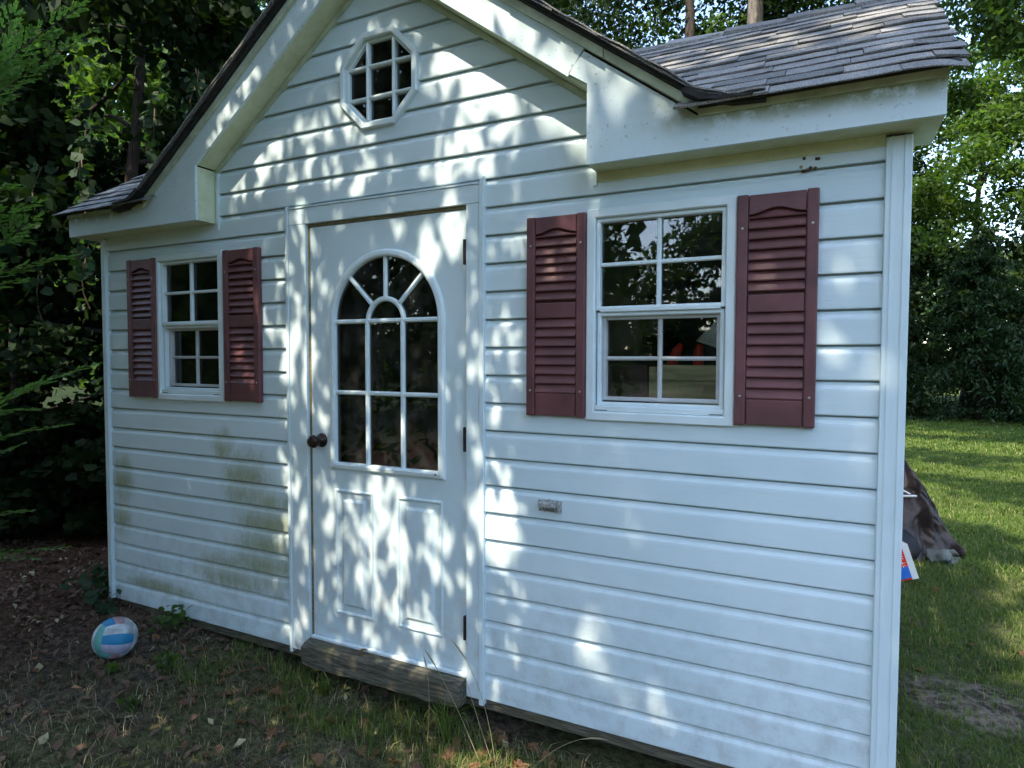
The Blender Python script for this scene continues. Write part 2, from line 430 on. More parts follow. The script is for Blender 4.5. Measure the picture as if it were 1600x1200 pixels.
for k in range(28):
    z0, z1 = k*H, (k+1)*H
    if z0 > AP_LO+.02: break
    prof_pts = [(z0, -.0165), (z0+.004, -.0175), (z0+.078, -.0165), (z0+.085, -.0155), (z0+.097, -.0075), (z0+.1065, -.006), (z0+.1085, .006), (z1+.004, .007)]
    def prof(z, P=prof_pts):
        for (za, ya), (zb, yb) in zip(P[:-1], P[1:]):
            if z <= zb: return ya+(yb-ya)*max(0, (z-za))/(zb-za)
        return P[-1][1]
    zs = sorted(set([p[0] for p in prof_pts]+[c for c in crit if z0 < c < z1]))
    # panels run in separate lengths left of the door, right of it, and whole above it
    groups = [(-1, 1.46), (1.46, 2.5), (2.5, 5)] if z1 <= 2.2 else [(-1, 5)]
    if k == 18: groups = [(-1, 5)]
    for (f_, zr_), xc in zip(openings, (.711, 3.232, None, OCX)):
        if xc and min(zr_) <= z0+.001 and z1 <= max(zr_)+.001:
            groups = [g for ga, gb in groups for g in (((ga, xc), (xc, gb)) if ga < xc < gb else ((ga, gb),))]
    for ga, gb in groups:
        mb = MB()
        def sp(a, b):
            r = []
            for (l0, r0), (l1, r1) in spans(a, b):
                p = (max(l0, ga), min(r0, gb)); q = (max(l1, ga), min(r1, gb))
                if p[1]-p[0] >= 0 and q[1]-q[0] >= 0 and p[1]-p[0]+q[1]-q[0] > 1e-4: r.append((p, q))
            return r
        rows_piece(mb, zs, prof, sp)
        for (l0, r0), (l1, r1) in sp(z0, z0+.003):         # lower return of the lap
            mb.add([(l0, -.0165, z0), (r0, -.0165, z0), (r0, .004, z0+.001), (l0, .004, z0+.001)], [(0, 3, 2, 1)])
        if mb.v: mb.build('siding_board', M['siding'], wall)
# sheathing behind, side and back walls, floor (one hollow shell)
sh = MB()
def sheath_rows():
    zs = sorted({0., 2.16, 3.1}|set(crit))
    return [z for z in zs if z >= 0]
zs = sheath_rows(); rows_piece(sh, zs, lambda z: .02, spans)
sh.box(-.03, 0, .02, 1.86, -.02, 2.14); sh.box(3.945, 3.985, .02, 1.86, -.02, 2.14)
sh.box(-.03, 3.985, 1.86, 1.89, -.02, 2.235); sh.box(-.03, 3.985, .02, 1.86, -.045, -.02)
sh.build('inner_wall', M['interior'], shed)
for x in (.02, .36, 3.55, 3.8): MB().box(x, x+.038, .022, .11, 0, 2.1).build('stud', M['stud'], shed)
MB().add([(.25, .13, 2.0), (.29, .13, 2.0), (.95, .13, 1.1), (.91, .13, 1.1), (.25, .16, 2.0), (.29, .16, 2.0), (.95, .16, 1.1), (.91, .16, 1.1)],
         [(0, 1, 2, 3), (7, 6, 5, 4), (0, 4, 5, 1), (1, 5, 6, 2), (2, 6, 7, 3), (3, 7, 4, 0)]).build('stud', M['stud'], shed)
# side walls' siding + gable side triangles + corner posts
for xs, sgn in ((-.031, -1), (3.986, 1)):
    mb = MB()
    for k in range(19):
        z0 = k*H
        mb.add([(xs+sgn*.017, .03, z0), (xs+sgn*.017, 1.88, z0), (xs+sgn*.016, 1.88, z0+.08), (xs+sgn*.016, .03, z0+.08),
                (xs+sgn*.004, 1.88, z0+.1), (xs+sgn*.004, .03, z0+.1), (xs+sgn*.003, 1.88, z0+H), (xs+sgn*.003, .03, z0+H)],
               [(0, 1, 2, 3), (3, 2, 4, 5), (5, 4, 6, 7)])
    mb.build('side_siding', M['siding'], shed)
for x0, x1, zb in ((-.045, 0, 0.0), (3.932, 4.003, -.02)):
    mb = MB(); mb.box(x0, x1, -.03, .06, zb, 2.122)
    mb.build('corner_post', M['post'], shed, bevel=.003)
    if x0 > 1:
        mb = MB(); mb.box(x0+.016, x0+.020, -.0325, -.0302, zb, 2.122); mb.box(x0+.05, x0+.054, -.0325, -.0302, zb, 2.122)
        mb.build('post_bead', M['post'], shed)
    else: MB().box(x0+.030, x0+.045, -.036, -.0302, zb, 2.122).build('post_bead', M['post'], shed)
# runner beam below the siding
MB().box(-.02, 3.98, .0, .09, -.055, -.006).build('runner_beam', M['beam'], shed, bevel=.006)
# ---- cornice: returns, rake fascia, soffits
D0 = -.135
mb = MB(); mb.prism([(-.16, 2.133), (.925, 2.133), (.925, 2.403), (1.03, 2.403+.0772), (.941, 2.240+.735*.41), (.531, 2.240), (-.16, 2.236)], D0, D0+.014)
mb.build('return_board', M['fascia'], shed)
mb = MB(); mb.prism([(2.997, 2.133), (4.07, 2.133), (4.07, 2.236), (3.385, 2.240), (2.985, 2.240+.735*.40), (2.925, 2.467), (2.997, 2.418)], D0, D0+.014)
mb.build('return_board', M['fascia'], shed)
AL = (1.031, 2.475); AR = (2.925, 2.4665)
def lo(x): return AP_LO-.735*abs(x-CX)
def hi(x): return AP_HI-.735*abs(x-CX)
MB().prism([(1.0312, lo(1.0312)), (CX, AP_LO), (CX, AP_HI), (.942, hi(.942))], D0, D0+.014).build('rake_board', M['fascia'], shed)
MB().prism([(CX+.001, AP_LO), (2.9235, lo(2.9235)), (2.9835, hi(2.9835)), (CX+.001, AP_HI)], D0, D0+.014).build('rake_board', M['fascia'], shed)
# rake soffits, box sides and bottoms
for s_ in (-1, 1):
    x_b = .933 if s_ < 0 else 2.99
    pa = (x_b, lo(x_b)+.002); pb = (CX, AP_LO+.002)
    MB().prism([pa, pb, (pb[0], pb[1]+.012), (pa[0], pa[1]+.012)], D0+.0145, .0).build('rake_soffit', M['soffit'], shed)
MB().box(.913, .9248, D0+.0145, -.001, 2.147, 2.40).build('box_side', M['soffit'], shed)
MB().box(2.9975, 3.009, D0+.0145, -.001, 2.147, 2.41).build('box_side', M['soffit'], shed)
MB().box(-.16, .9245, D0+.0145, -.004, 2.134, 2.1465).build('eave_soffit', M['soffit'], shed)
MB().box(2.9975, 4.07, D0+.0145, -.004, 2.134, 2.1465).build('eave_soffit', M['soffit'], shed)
MB().box(4.0045, 4.07, -.0035, .15, 2.134, 2.236).build('corner_return', M['soffit'], shed)
MB().box(-.16, -.0465, -.0035, .15, 2.134, 2.236).build('corner_return', M['soffit'], shed)
MB().box(4.0045, 4.0695, -.12, -.0036, 2.147, 2.236).build('corner_block', M['fascia'], shed)
# J trims where wall meets soffits
mb = MB(); mb.box(.935, .952, -.024, -.001, 2.098, 2.395)
mb.build('wall_trim', M['post'], shed)
mb = MB().box(2.985, 3.0, -.03, -.001, 2.085, 2.1335); mb.build('wall_trim', M['post'], shed)
MB().box(3.0, 3.9315, -.02, -.001, 2.097, 2.1335).build('wall_trim', M['soffit'], shed)
for s_ in (-1, 1):
    x_b = .945 if s_ < 0 else 2.985
    pa = (x_b, lo(x_b)); pb = (CX, AP_LO)
    MB().prism([(pa[0], pa[1]-.028), (pb[0], pb[1]-.028), (pb[0], pb[1]-.001), (pa[0], pa[1]-.001)], -.024, -.001).build('wall_trim', M['trimold'], shed)
# moulding over the fascia (aged, yellowish): rakes in two lengths, eaves
def rake_strip(xa, xb, off0, off1, y0, y1, name, m):
    MB().prism([(xa, hi(xa)+off0), (xb, hi(xb)+off0), (xb, hi(xb)+off1), (xa, hi(xa)+off1)], y0, y1).build(name, m, shed)
rake_strip(.531, .72, .0, .034, D0-.016, D0+.01, 'rake_moulding', M['trimold'])
rake_strip(.7215, CX, .0, .034, D0-.016, D0+.01, 'rake_moulding', M['trimold'])
rake_strip(CX+.001, 2.62, .0, .034, D0-.016, D0+.01, 'rake_moulding', M['trimold'])
rake_strip(2.623, 3.06, .0, .034, D0-.016, D0+.01, 'rake_moulding', M['trimold'])
rake_strip(3.064, 3.385, .0, .034, D0-.016, D0+.01, 'rake_moulding', M['trimold'])
MB().box(3.386, 4.072, D0-.010, D0+.01, 2.2365, 2.260).build('eave_moulding', M['trimold'], shed)
MB().box(-.162, .530, D0-.010, D0+.01, 2.2365, 2.254).build('eave_moulding', M['trimold'], shed)

# ---- roof
roof = empty('roof'); roof.parent = shed
SL = .68; RY = .93; E0 = -.182; EZ = 2.250
ct = 1/math.hypot(1, SL); st = SL*ct
def rp(x, s, h=0):                     # point on the front slope: s up the slope, h off it
    return (x, E0+s*ct-h*st, EZ+s*st+h*ct)
slen = (RY-E0)/ct
mb = MB()
def deck(quad):
    mb.add([rp(x, q, -.012) for x, q in quad]+[rp(x, q, -.002) for x, q in quad], [(3, 2, 1, 0), (4, 5, 6, 7)]+[(i, (i+1) % 4, (i+1) % 4+4, i+4) for i in range(4)])
GZ = AP_HI+.037
def vall(q, sg): return CX+sg*(GZ-(EZ+q*st))/.735
deck([(vall(.03, 1)-.01, .03), (4.10, .03), (4.10, slen), (vall(slen, 1)-.01, slen)])
deck([(-.21, .03), (vall(.03, -1)+.01, .03), (vall(slen, -1)+.01, slen), (-.21, slen)])
zr = EZ+slen*st
mb.add([(-.21, RY, zr-.01), (4.10, RY, zr-.01), (4.10, 2*RY-E0, EZ-.01), (-.21, 2*RY-E0, EZ-.01), (-.21, RY, zr-.03), (4.10, RY, zr-.03), (4.10, 2*RY-E0, EZ-.03), (-.21, 2*RY-E0, EZ-.03)],
       [(0, 1, 2, 3), (7, 6, 5, 4), (0, 4, 5, 1), (1, 5, 6, 2), (2, 6, 7, 3), (3, 7, 4, 0)])
mb.build('roof_deck', M['feltm'], roof)
# triangular side gables under the main roof
for x0, x1 in ((-.03, 0), (3.95, 3.985)):
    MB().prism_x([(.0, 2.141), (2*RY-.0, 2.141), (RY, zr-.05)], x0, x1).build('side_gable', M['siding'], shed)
# gable (cross) roof: two deck slabs with shingles, ridge runs back
GZ = AP_HI+.037
for s_ in (-1, 1):
    xe = .531-.02 if s_ < 0 else 3.385+.01
    n = 13; pts = []
    for i in range(n):
        x = CX+(xe-CX)*i/(n-1); pts.append((x, GZ-.735*abs(x-CX)))
    # the lowest stretch sweeps out flat onto the eave
    x2 = xe+s_*.10; pts += [(x2, pts[-1][1]-.030), (x2+s_*.10, pts[-1][1]-.036)]
    top = [(x, z+.012) for x, z in pts]
    MB().prism(pts+top[::-1], -.172, 1.9).build('gable_deck', M['feltm'], roof)
    # courses on the gable slope, layered and uneven at the rake edge
    random.seed(11+s_)
    mb = MB()
    c = 0; 
    while True:
        xa = pts[-3][0]-s_*(c*.085); xb = xa-s_*.12
        if (xb-CX)*s_ < 0: break
        za = GZ-.735*abs(xa-CX); zb = GZ-.735*abs(xb-CX); y = -.190+U(-.008, .006)
        while y < 1.9:
            L = U(.18, .36); t_ = U(.006, .012)
            mb.add([(xa, y, za+.012+t_), (xa, y+L-.003, za+.012+t_), (xb, y+L-.003, zb+.0125), (xb, y, zb+.0125), (xa, y, za+.012), (xa, y+L-.003, za+.012)],
                   [(0, 1, 2, 3), (0, 4, 5, 1), (0, 3, 4), (1, 5, 2)])
            y += L
        c += 1
    mb.build('gable_shingles', M['shingle'], roof, kind='stuff')
    for q in range(3):   # the frayed edge stack seen from below
        mb = MB(); pp = []; tt = []
        for i in range(41):
            f = i/40*(len(pts)-1); a = int(min(f, len(pts)-2)); g = f-a
            x = pts[a][0]+(pts[a+1][0]-pts[a][0])*g; z = pts[a][1]+(pts[a+1][1]-pts[a][1])*g
            wv = .004*math.sin(i*1.7+q*2)+.003*math.sin(i*.6+q)
            pp.append((x, z+.009+q*.0075+wv*.7)); tt.append((x, z+.0150+q*.0075+wv*.7))
        mb.prism(pp+tt[::-1], -.186-.006*q+.004, -.1-.01*q); mb.build('shingle_edge', M['shingle'] if q else M['feltm'], roof)
# felt flap where the valley meets the eave
for s_, xv in ((1, 3.40), (-1, .515)):
    mb = MB(); pp = [(xv-s_*.06, 2.305), (xv, 2.268), (xv+s_*.06, 2.258), (xv+s_*.16, 2.255), (xv+s_*.16, 2.262), (xv+s_*.05, 2.270), (xv-s_*.0, 2.292), (xv-s_*.04, 2.318)]
    mb.prism(pp, -.205, -.03).build('felt_flap', M['feltm'], roof)
# individual shingle tabs on the front slopes
NC = 14; ex = slen/NC
def shingle(x0, x1, c, s_):
    mb = MB(); nx = 4; th = random.choice((.003, .004, .007)); lift = U(.0, .003)
    sa = c*ex-.012+U(-.002, .002); sb = min((c+1)*ex+.02, slen)
    vs = []
    curlL = U(-.001, .003); curlR = U(-.001, .003)
    if c == 0 and x1 > 4.08: curlR = -.004
    for r, (s0, hh) in enumerate(((sa, .007+lift), (sa+.03, .006+lift), (sb, .001))):
        for j in range(nx+1):
            f = j/nx; x = x0+(x1-x0)*f
            h = hh+(.0012*math.sin(f*5+x0*9+c))+(curlL*(1-f)**3+curlR*f**3 if r == 0 else 0)
            if r == 2: h = hh
            # the roof edge droops a little at the right-hand corner
            droop = -.0 if x < 4.02 else -(x-4.02)*.16*(1 if c < 2 else .5)
            vs.append(rp(x, s0, h+th+droop)); vs.append(rp(x, s0, (h if r == 0 else .0)+droop))
    m = nx+1
    def id_(r, j, b): return (r*m+j)*2+b
    fs = []
    for r in range(2):
        for j in range(nx):
            fs.append((id_(r, j, 0), id_(r, j+1, 0), id_(r+1, j+1, 0), id_(r+1, j, 0)))
    for j in range(nx): fs.append((id_(0, j, 1), id_(0, j+1, 1), id_(0, j+1, 0), id_(0, j, 0))); fs.append((id_(0, j, 1), id_(1, j, 1), id_(1, j+1, 1), id_(0, j+1, 1)))
    for r in range(2):
        for j in (0, nx): fs.append((id_(r, j, 0), id_(r, j, 1), id_(r+1, j, 1), id_(r+1, j, 0)))
    mb.add(vs, fs); mb.build('shingle', M['shingle'], roof)
random.seed(21)
for c in range(NC):
    y = E0+c*ex*ct; z = EZ+c*ex*st
    xv = CX+(GZ-z)/.735                       # valley with the gable slope
    x = xv-.12
    end = 4.126+U(-.012, .006)+.02*c/NC
    while x < end-.001:
        L = U(.13, .36); nxt = min(x+L, end)
        if end-nxt < .08: nxt = end
        shingle(x, nxt-.0025, c, 1); x = nxt
    xv = CX-(GZ-z)/.735; x = xv+.12; end = -.212+U(-.01, .01)
    while x > end+.001:
        L = U(.13, .36); nxt = max(x-L, end)
        if nxt-end < .08: nxt = end
        shingle(nxt, x-.0025, c, -1); x = nxt
for i in range(16):                            # ridge caps
    x0 = -.21+i*.272; mb = MB(); h0, h1 = .012, .024
    for sg in (-1, 1):
        mb.add([(x0, RY, zr+h1), (x0+.27, RY, zr+h0), (x0+.27, RY+sg*.11, zr-.11*SL+h0+.006), (x0, RY+sg*.11, zr-.11*SL+h1+.006),
                (x0, RY, zr+.004), (x0, RY+sg*.11, zr-.11*SL+.01), (x0+.27, RY+sg*.11, zr-.11*SL+.008)],
               [(0, 1, 2, 3), (0, 3, 5, 4), (3, 2, 6, 5)])
    mb.build('ridge_cap', M['shingle'], roof)

# ---- windows
def bevel_prof(w_, y_out, y_in, b=.003):
    return [(-w_/2, y_in), (-w_/2, y_out+b), (-w_/2+b, y_out), (w_/2-b, y_out), (w_/2, y_out+b), (w_/2, y_in)]
def rect_path(x0, x1, z0, z1): return [(x0, z0), (x1, z0), (x1, z1), (x0, z1)]
def pane_box(x0, x1, z0, z1, y, parent, m='glass'): MB().box(x0, x1, y, y+.003, z0, z1).build('pane', M[m], parent)
def window(X, label):
    wn_ = empty('window'); wn_.parent = shed; wn_['label'] = label
    x0, x1, z0, z1 = X, X+WW, WZ0, WZ0+WH
    MB().sweep(rect_path(x0+.017, x1-.017, z0+.017, z1-.017), bevel_prof(.034, -.034, .045, .004), True).build('frame', M['sash'], wn_)
    a0, a1, b0, b1 = x0+.034, x1-.034, z0+.034, z1-.034
    MB().box(a0+.0005, a1-.0005, -.026, .03, b0+.0005, b0+.022).build('sill', M['sash'], wn_, bevel=.003)
    zm = WZ0+.408
    # upper sash, forward
    MB().sweep(rect_path(a0+.008, a1-.008, zm+.014, b1-.008), bevel_prof(.015, -.020, .015, .003), True).build('sash', M['sash'], wn_)
    MB().box(a0+.016, a1-.016, -.024, .012, zm+.0, zm+.0175).build('meeting_rail', M['sash'], wn_, bevel=.003)
    xm = (x0+x1)/2; ua, ub = zm+.022, b1-.016; um = (ua+ub)/2
    MB().sweep([(xm, ua), (xm, ub)], bevel_prof(.016, -.012, .004)).build('muntin', M['sash'], wn_)
    MB().sweep([(a0+.016, um), (a1-.016, um)], bevel_prof(.014, -.010, .006)).build('muntin', M['sash'], wn_)
    for pa, pb in ((a0+.012, xm), (xm, a1-.012)):
        for qa, qb in ((ua-.004, um), (um, ub+.004)): pane_box(pa+.001, pb-.001, qa+.001, qb-.001, .006, wn_)
    # lower sash, set back, with greyish inner bars
    la, lb = b0+.022, zm-.0005
    MB().sweep(rect_path(a0+.0115, a1-.0115, la+.006, lb-.007), bevel_prof(.015, -.012, .02, .003), True).build('sash', M['sash'], wn_)
    MB().sweep(rect_path(a0+.026, a1-.026, la+.026, lb-.020), bevel_prof(.014, .008, .036, .003), True).build('inner_sash', M['sashin'], wn_)
    lm = (la+.026+lb-.02)/2
    MB().sweep([(xm, la+.03), (xm, lb-.024)], bevel_prof(.017, .016, .03, .005)).build('muntin', M['sashin'], wn_)
    MB().sweep([(a0+.03, lm), (a1-.03, lm)], bevel_prof(.015, .018, .032, .005)).build('muntin', M['sashin'], wn_)
    for pa, pb in ((a0+.03, xm), (xm, a1-.03)):
        for qa, qb in ((la+.03, lm), (lm, lb-.024)): pane_box(pa+.001, pb-.001, qa+.001, qb-.001, .033, wn_)
    for xs in (a0+.004, a1-.05):
        MB().box(xs, xs+.046, -.0275, -.0262, b0+.004, b0+.0065).build('tilt_latch', M['hinge'], wn_)
    return wn_
window(W1X, 'left four-over-four sash window'); window(W2X, 'right four-over-four sash window')
# octagon
ow = empty('octagon_window'); ow.parent = shed
def octp(R): return [(OCX+R*math.cos(PI/8+i*PI/4), OCZ+R*math.sin(PI/8+i*PI/4)) for i in range(8)]
MB().sweep(octp(OCR-.014), bevel_prof(.026, -.036, .02, .004), True).build('frame', M['sash'], ow)
MB().sweep(octp(OCR-.034), bevel_prof(.013, -.016, .02, .004), True).build('inner_frame', M['sash'], ow)
vx = (1.920, 2.062); hz = (2.602, 2.739); a_in = (OCR-.042)*math.cos(PI/8)
fo = oct_open(OCR-.040)
for x in vx:
    d = abs(x-OCX); b_in = (OCR-.040)*math.sin(PI/8); zz = a_in if d <= b_in else a_in-(d-b_in)
    MB().sweep([(x, OCZ-zz), (x, OCZ+zz)], bevel_prof(.015, -.020, .004, .004)).build('muntin', M['sash'], ow)
for z in hz:
    q = fo(z); MB().sweep([(q[0], z), (q[1], z)], bevel_prof(.014, -.018, .006, .004)).build('muntin', M['sash'], ow)
def clip(poly, axis, v, keep_less):
    out = []
    for i, p in enumerate(poly):
        q = poly[(i+1) % len(poly)]; pi = (p[axis] <= v) == keep_less; qi = (q[axis] <= v) == keep_less
        if pi: out.append(p)
        if pi != qi:
            t_ = (v-p[axis])/(q[axis]-p[axis]); out.append((p[0]+(q[0]-p[0])*t_, p[1]+(q[1]-p[1])*t_))
    return out
for xa, xb in ((1, vx[0]), (vx[0], vx[1]), (vx[1], 3)):
    for za, zb in ((2, hz[0]), (hz[0], hz[1]), (hz[1], 3)):
        p = octp(OCR-.042)
        for ax, v, kl in ((0, xa+.001, False), (0, xb-.001, True), (1, za+.001, False), (1, zb-.001, True)):
            if p: p = clip(p, ax, v, kl)
        if len(p) > 2: MB().prism(p, .002, .005).build('pane', M['glass'], ow)

# ---- shutters
def shutter(x0, x1, label):
    sh_ = empty('shutter'); sh_.parent = shed; sh_['label'] = label
    z0, z1 = 1.2135, 1.988; Hh = z1-z0; sw = .036; yb, yf = -.018, -.046
    for a, b in ((x0, x0+sw), (x1-sw, x1)):
        MB().box(a, b, yf, yb, z0, z1).build('stile', M['shutter'], sh_, bevel=.005)
    a, b = x0+sw+.002, x1-sw-.002; w_ = b-a; xm = (a+b)/2
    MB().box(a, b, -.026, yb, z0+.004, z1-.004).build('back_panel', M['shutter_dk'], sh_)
    zl = lambda f: z1-f*Hh
    # top rail with ogee lower edge
    arch = [(a+w_*i/14, zl(.088)+.019*(.5-.5*math.cos(2*PI*i/14))) for i in range(15)]
    MB().prism([(a, z1-.003), (a, zl(.088))]+arch[1:-1]+[(b, zl(.088)), (b, z1-.003)], -.043, -.027).build('top_rail', M['shutter'], sh_, bevel=.002)
    MB().box(a, b, -.043, -.027, zl(.508), zl(.432)).build('middle_rail', M['shutter'], sh_, bevel=.003)
    MB().box(a, b, -.043, -.027, z0+.003, zl(.885)).build('bottom_rail', M['shutter'], sh_, bevel=.003)
    def louver(zt, hh, topfn=None):
        mb = MB(); n = 15 if topfn else 2; vs = []
        for i in range(n):
            x = a+w_*i/(n-1); t_ = topfn(i) if topfn else zt
            vs += [(x, -.0275, t_), (x, -.030, t_), (x, -.044, zt-hh+.006), (x, -.043, zt-hh+.002), (x, -.0275, zt-hh+.005)]
        fs = []
        for i in range(n-1):
            for q in range(5): fs.append((i*5+q, i*5+(q+1) % 5, (i+1)*5+(q+1) % 5, (i+1)*5+q))
        fs += [(4, 3, 2, 1, 0), tuple((n-1)*5+q for q in range(5))]
        mb.add(vs, fs); mb.build('louver', M['shutter'], sh_)
    louver(zl(.090), .013, lambda i: zl(.090)+.018*(.5-.5*math.cos(2*PI*i/14))-.002)
    p = (.432-.1035)/7.35
    for i in range(7): louver(zl(.108+i*p)+.001, p*Hh)
    p = (.885-.510)/8
    for i in range(8): louver(zl(.510+i*p)+.0, p*Hh)
    for sx in (x0+sw/2, x1-sw/2):
        for sz in (zl(.145), zl(.872)):
            MB().lathe([(.0045, 0), (.0045, -.0015), (.003, -.003), (.0005, -.0032)], (sx, yf+.0002, sz), 'y', 8).build('screw', M['screw'], sh_)
shutter(.214, .459, 'far left shutter, in full shade'); shutter(1.0, 1.253, 'shutter beside the door, flecked with sun')
shutter(2.7195, 2.9625, 'louvered shutter left of the right window'); shutter(3.5015, 3.751, 'louvered shutter nearest the right corner')

# ---- door and casing
MB().box(1.441, 1.549, -.026, .03, -.004, 2.0745).build('door_casing', M['door'], shed, bevel=.003)
MB().box(2.434, 2.4975, -.026, .03, -.004, 2.0745).build('door_casing', M['door'], shed, bevel=.003)
MB().box(1.441, 2.4975, -.026, .03, 2.0755, 2.152).build('head_casing', M['door'], shed, bevel=.003)
MB().box(1.4215, 1.4405, -.031, -.001, -.022, 2.166).build('channel_trim', M['post'], shed, bevel=.003)
MB().prism([(2.498, -.025), (2.5205, -.025), (2.5205, 2.182), (2.498, 2.160)], -.031, -.001).build('channel_trim', M['post'], shed, bevel=.003)
MB().box(1.441, 2.4975, -.030, -.001, 2.1525, 2.160).build('head_flashing', M['post'], shed)
MB().box(1.5495, 1.5635, -.008, .03, .02, 2.0745).build('jamb', M['brownwood'], shed)
MB().box(1.5635, 2.4335, -.013, .03, 2.0605, 2.0745).build('door_stop', M['brownwood'], shed)
MB().box(1.5635, 2.4335, -.030, .02, .075, .0895).build('threshold', M['sash'], shed, bevel=.003)
mb = MB(); n = 16; vs = []
for i in range(n+1):
    x = 1.552+(2.432-1.552)*i/n; j1 = U(-.004, .004)*(1 if i else 0); j2 = U(-.003, .003)
    e = .02 if i in (0, n) else 0
    vs += [(x, -.085+j2, -.035+j1+e*.3), (x, -.088+j1, .058+j2-e*.4), (x, -.078+e, .0715+j1*.5-e*.2), (x, -.02, .073), (x, -.02, -.035)]
fs = [(i*5+q, i*5+(q+1) % 5, (i+1)*5+(q+1) % 5, (i+1)*5+q) for i in range(n) for q in range(5)]+[(4, 3, 2, 1, 0), tuple(n*5+q for q in range(5))]
mb.add(vs, fs).build('doorstep_beam', M['beam'], shed)
door = empty('door'); door.parent = shed
DX0, DX1, DZ0, DZ1 = 1.566, 2.4265, .0925, 2.058
LX0, LX1, LZ0, LSP, LR = 1.716, 2.292, .945, 1.607, .288; LCX = 2.004
def lite_open(z, g=0.):
    if z < LZ0-g or z > LSP+LR+g: return None
    if z <= LSP: return (LX0-g, LX1+g)
    h = math.sqrt(max(0, (LR+g)**2-(z-LSP)**2)); return (LCX-h, LCX+h)
arcz = [LSP+LR*math.sin(PI/2*i/18) for i in range(19)]
mb = MB(); zs = sorted({DZ0, LZ0, DZ1}|set(arcz)); YD = -.010
for a, b in zip(zs[:-1], zs[1:]):
    m_ = (a+b)/2
    if lite_open(m_):
        c0 = lite_open(a+1e-7); c1 = lite_open(b-1e-7)
        for p, q in (((DX0, c0[0]), (DX0, c1[0])), ((c0[1], DX1), (c1[1], DX1))):
            mb.add([(p[0], YD, a), (p[1], YD, a), (q[1], YD, b), (q[0], YD, b)], [(0, 1, 2, 3)])
            mb.add([(p[0], YD+.035, a), (p[1], YD+.035, a), (q[1], YD+.035, b), (q[0], YD+.035, b)], [(3, 2, 1, 0)])
    else:
        mb.add([(DX0, YD, a), (DX1, YD, a), (DX1, YD, b), (DX0, YD, b)], [(0, 1, 2, 3)])
        mb.add([(DX0, YD+.035, a), (DX1, YD+.035, a), (DX1, YD+.035, b), (DX0, YD+.035, b)], [(3, 2, 1, 0)])
for x in (DX0, DX1): mb.add([(x, YD, DZ0), (x, YD+.035, DZ0), (x, YD+.035, DZ1), (x, YD, DZ1)], [(0, 1, 2, 3)])
for z in (DZ0, DZ1): mb.add([(DX0, YD, z), (DX1, YD, z), (DX1, YD+.035, z), (DX0, YD+.035, z)], [(0, 1, 2, 3)])
mb.build('slab', M['door'], door)
def archpath(g):
    return [(LX0-g, LZ0-g), (LX1+g, LZ0-g)]+[(LCX+(LR+g)*math.cos(PI*i/28), LSP+(LR+g)*math.sin(PI*i/28)) for i in range(29)]
MB().sweep(archpath(.012), [(-.020, -.0095), (-.018, -.018), (-.010, -.024), (.004, -.026), (.012, -.022), (.014, .01), (-.012, .01)], True).build('lite_frame', M['sash'], door, smooth=False)
MB().sweep(archpath(.006), [(-.010, -.016), (0, -.021), (.008, -.014), (.008, .004), (-.010, .004)], True).build('lite_bead', M['sash'], door)
mp = [(-.011, .004), (-.011, -.008), (-.005, -.015), (.005, -.015), (.011, -.008), (.011, .004)]
mp2 = [(-.010, .0035), (-.010, -.007), (-.0045, -.0135), (.0045, -.0135), (.010, -.007), (.010, .0035)]
for x in (1.901, 2.098): MB().sweep([(x, LZ0), (x, LSP)], mp).build('muntin', M['sash'], door)
for z in (LSP, 1.277): MB().sweep([(LX0, z), (LX1, z)], mp2).build('muntin', M['sash'], door)
MB().sweep([(LCX+.0985*math.cos(PI*i/18), LSP+.0985*math.sin(PI*i/18)) for i in range(19)], mp).build('muntin', M['sash'], door)
for ang in (45, 90, 135):
    c_, s_ = math.cos(math.radians(ang)), math.sin(math.radians(ang))
    MB().sweep([(LCX+.105*c_, LSP+.105*s_), (LCX+LR*c_, LSP+LR*s_)], mp2).build('muntin', M['sash'], door)
for a, b in ((LX0, 1.901), (1.901, 2.098), (2.098, LX1)):
    for c, d in ((LZ0, 1.277), (1.277, LSP)): pane_box(a+.001, b-.001, c+.001, d-.001, -.0005, door, 'glassd')
MB().prism([(LCX+.097*math.cos(PI*i/16), LSP+.0015+.097*math.sin(PI*i/16)) for i in range(17)], -.0005, .0025).build('pane', M['glassd'], door)
for q in range(4):
    a0, a1 = q*PI/4, (q+1)*PI/4
    ins = [(LCX+.0985*math.cos(a1+(a0-a1)*i/6), LSP+.0015+.0985*math.sin(a1+(a0-a1)*i/6)) for i in range(7)]
    out = [(LCX+LR*math.cos(a0+(a1-a0)*i/6), LSP+.0015+LR*math.sin(a0+(a1-a0)*i/6)) for i in range(7)]
    MB().prism(ins+out, -.0005, .0025).build('pane', M['glassd'], door)
for a, b in ((1.715, 1.925), (2.075, 2.302)):
    z0, z1 = .228, .812
    mb = MB(); mb.sweep(rect_path(a, b, z0, z1), [(-.008, -.0098), (-.003, -.017), (.003, -.017), (.009, -.0098)], True)
    i0 = .035
    P = [(a+i0, z0+i0), (b-i0, z0+i0), (b-i0, z1-i0), (a+i0, z1-i0)]; j = .014
    Q = [(a+i0+j, z0+i0+j), (b-i0-j, z0+i0+j), (b-i0-j, z1-i0-j), (a+i0+j, z1-i0-j)]
    mb.add([(x, -.0098, z) for x, z in P]+[(x, -.0185, z) for x, z in Q], [(0, 1, 5, 4), (1, 2, 6, 5), (2, 3, 7, 6), (3, 0, 4, 7), (4, 5, 6, 7)])
    mb.build('embossed_panel', M['door'], door)
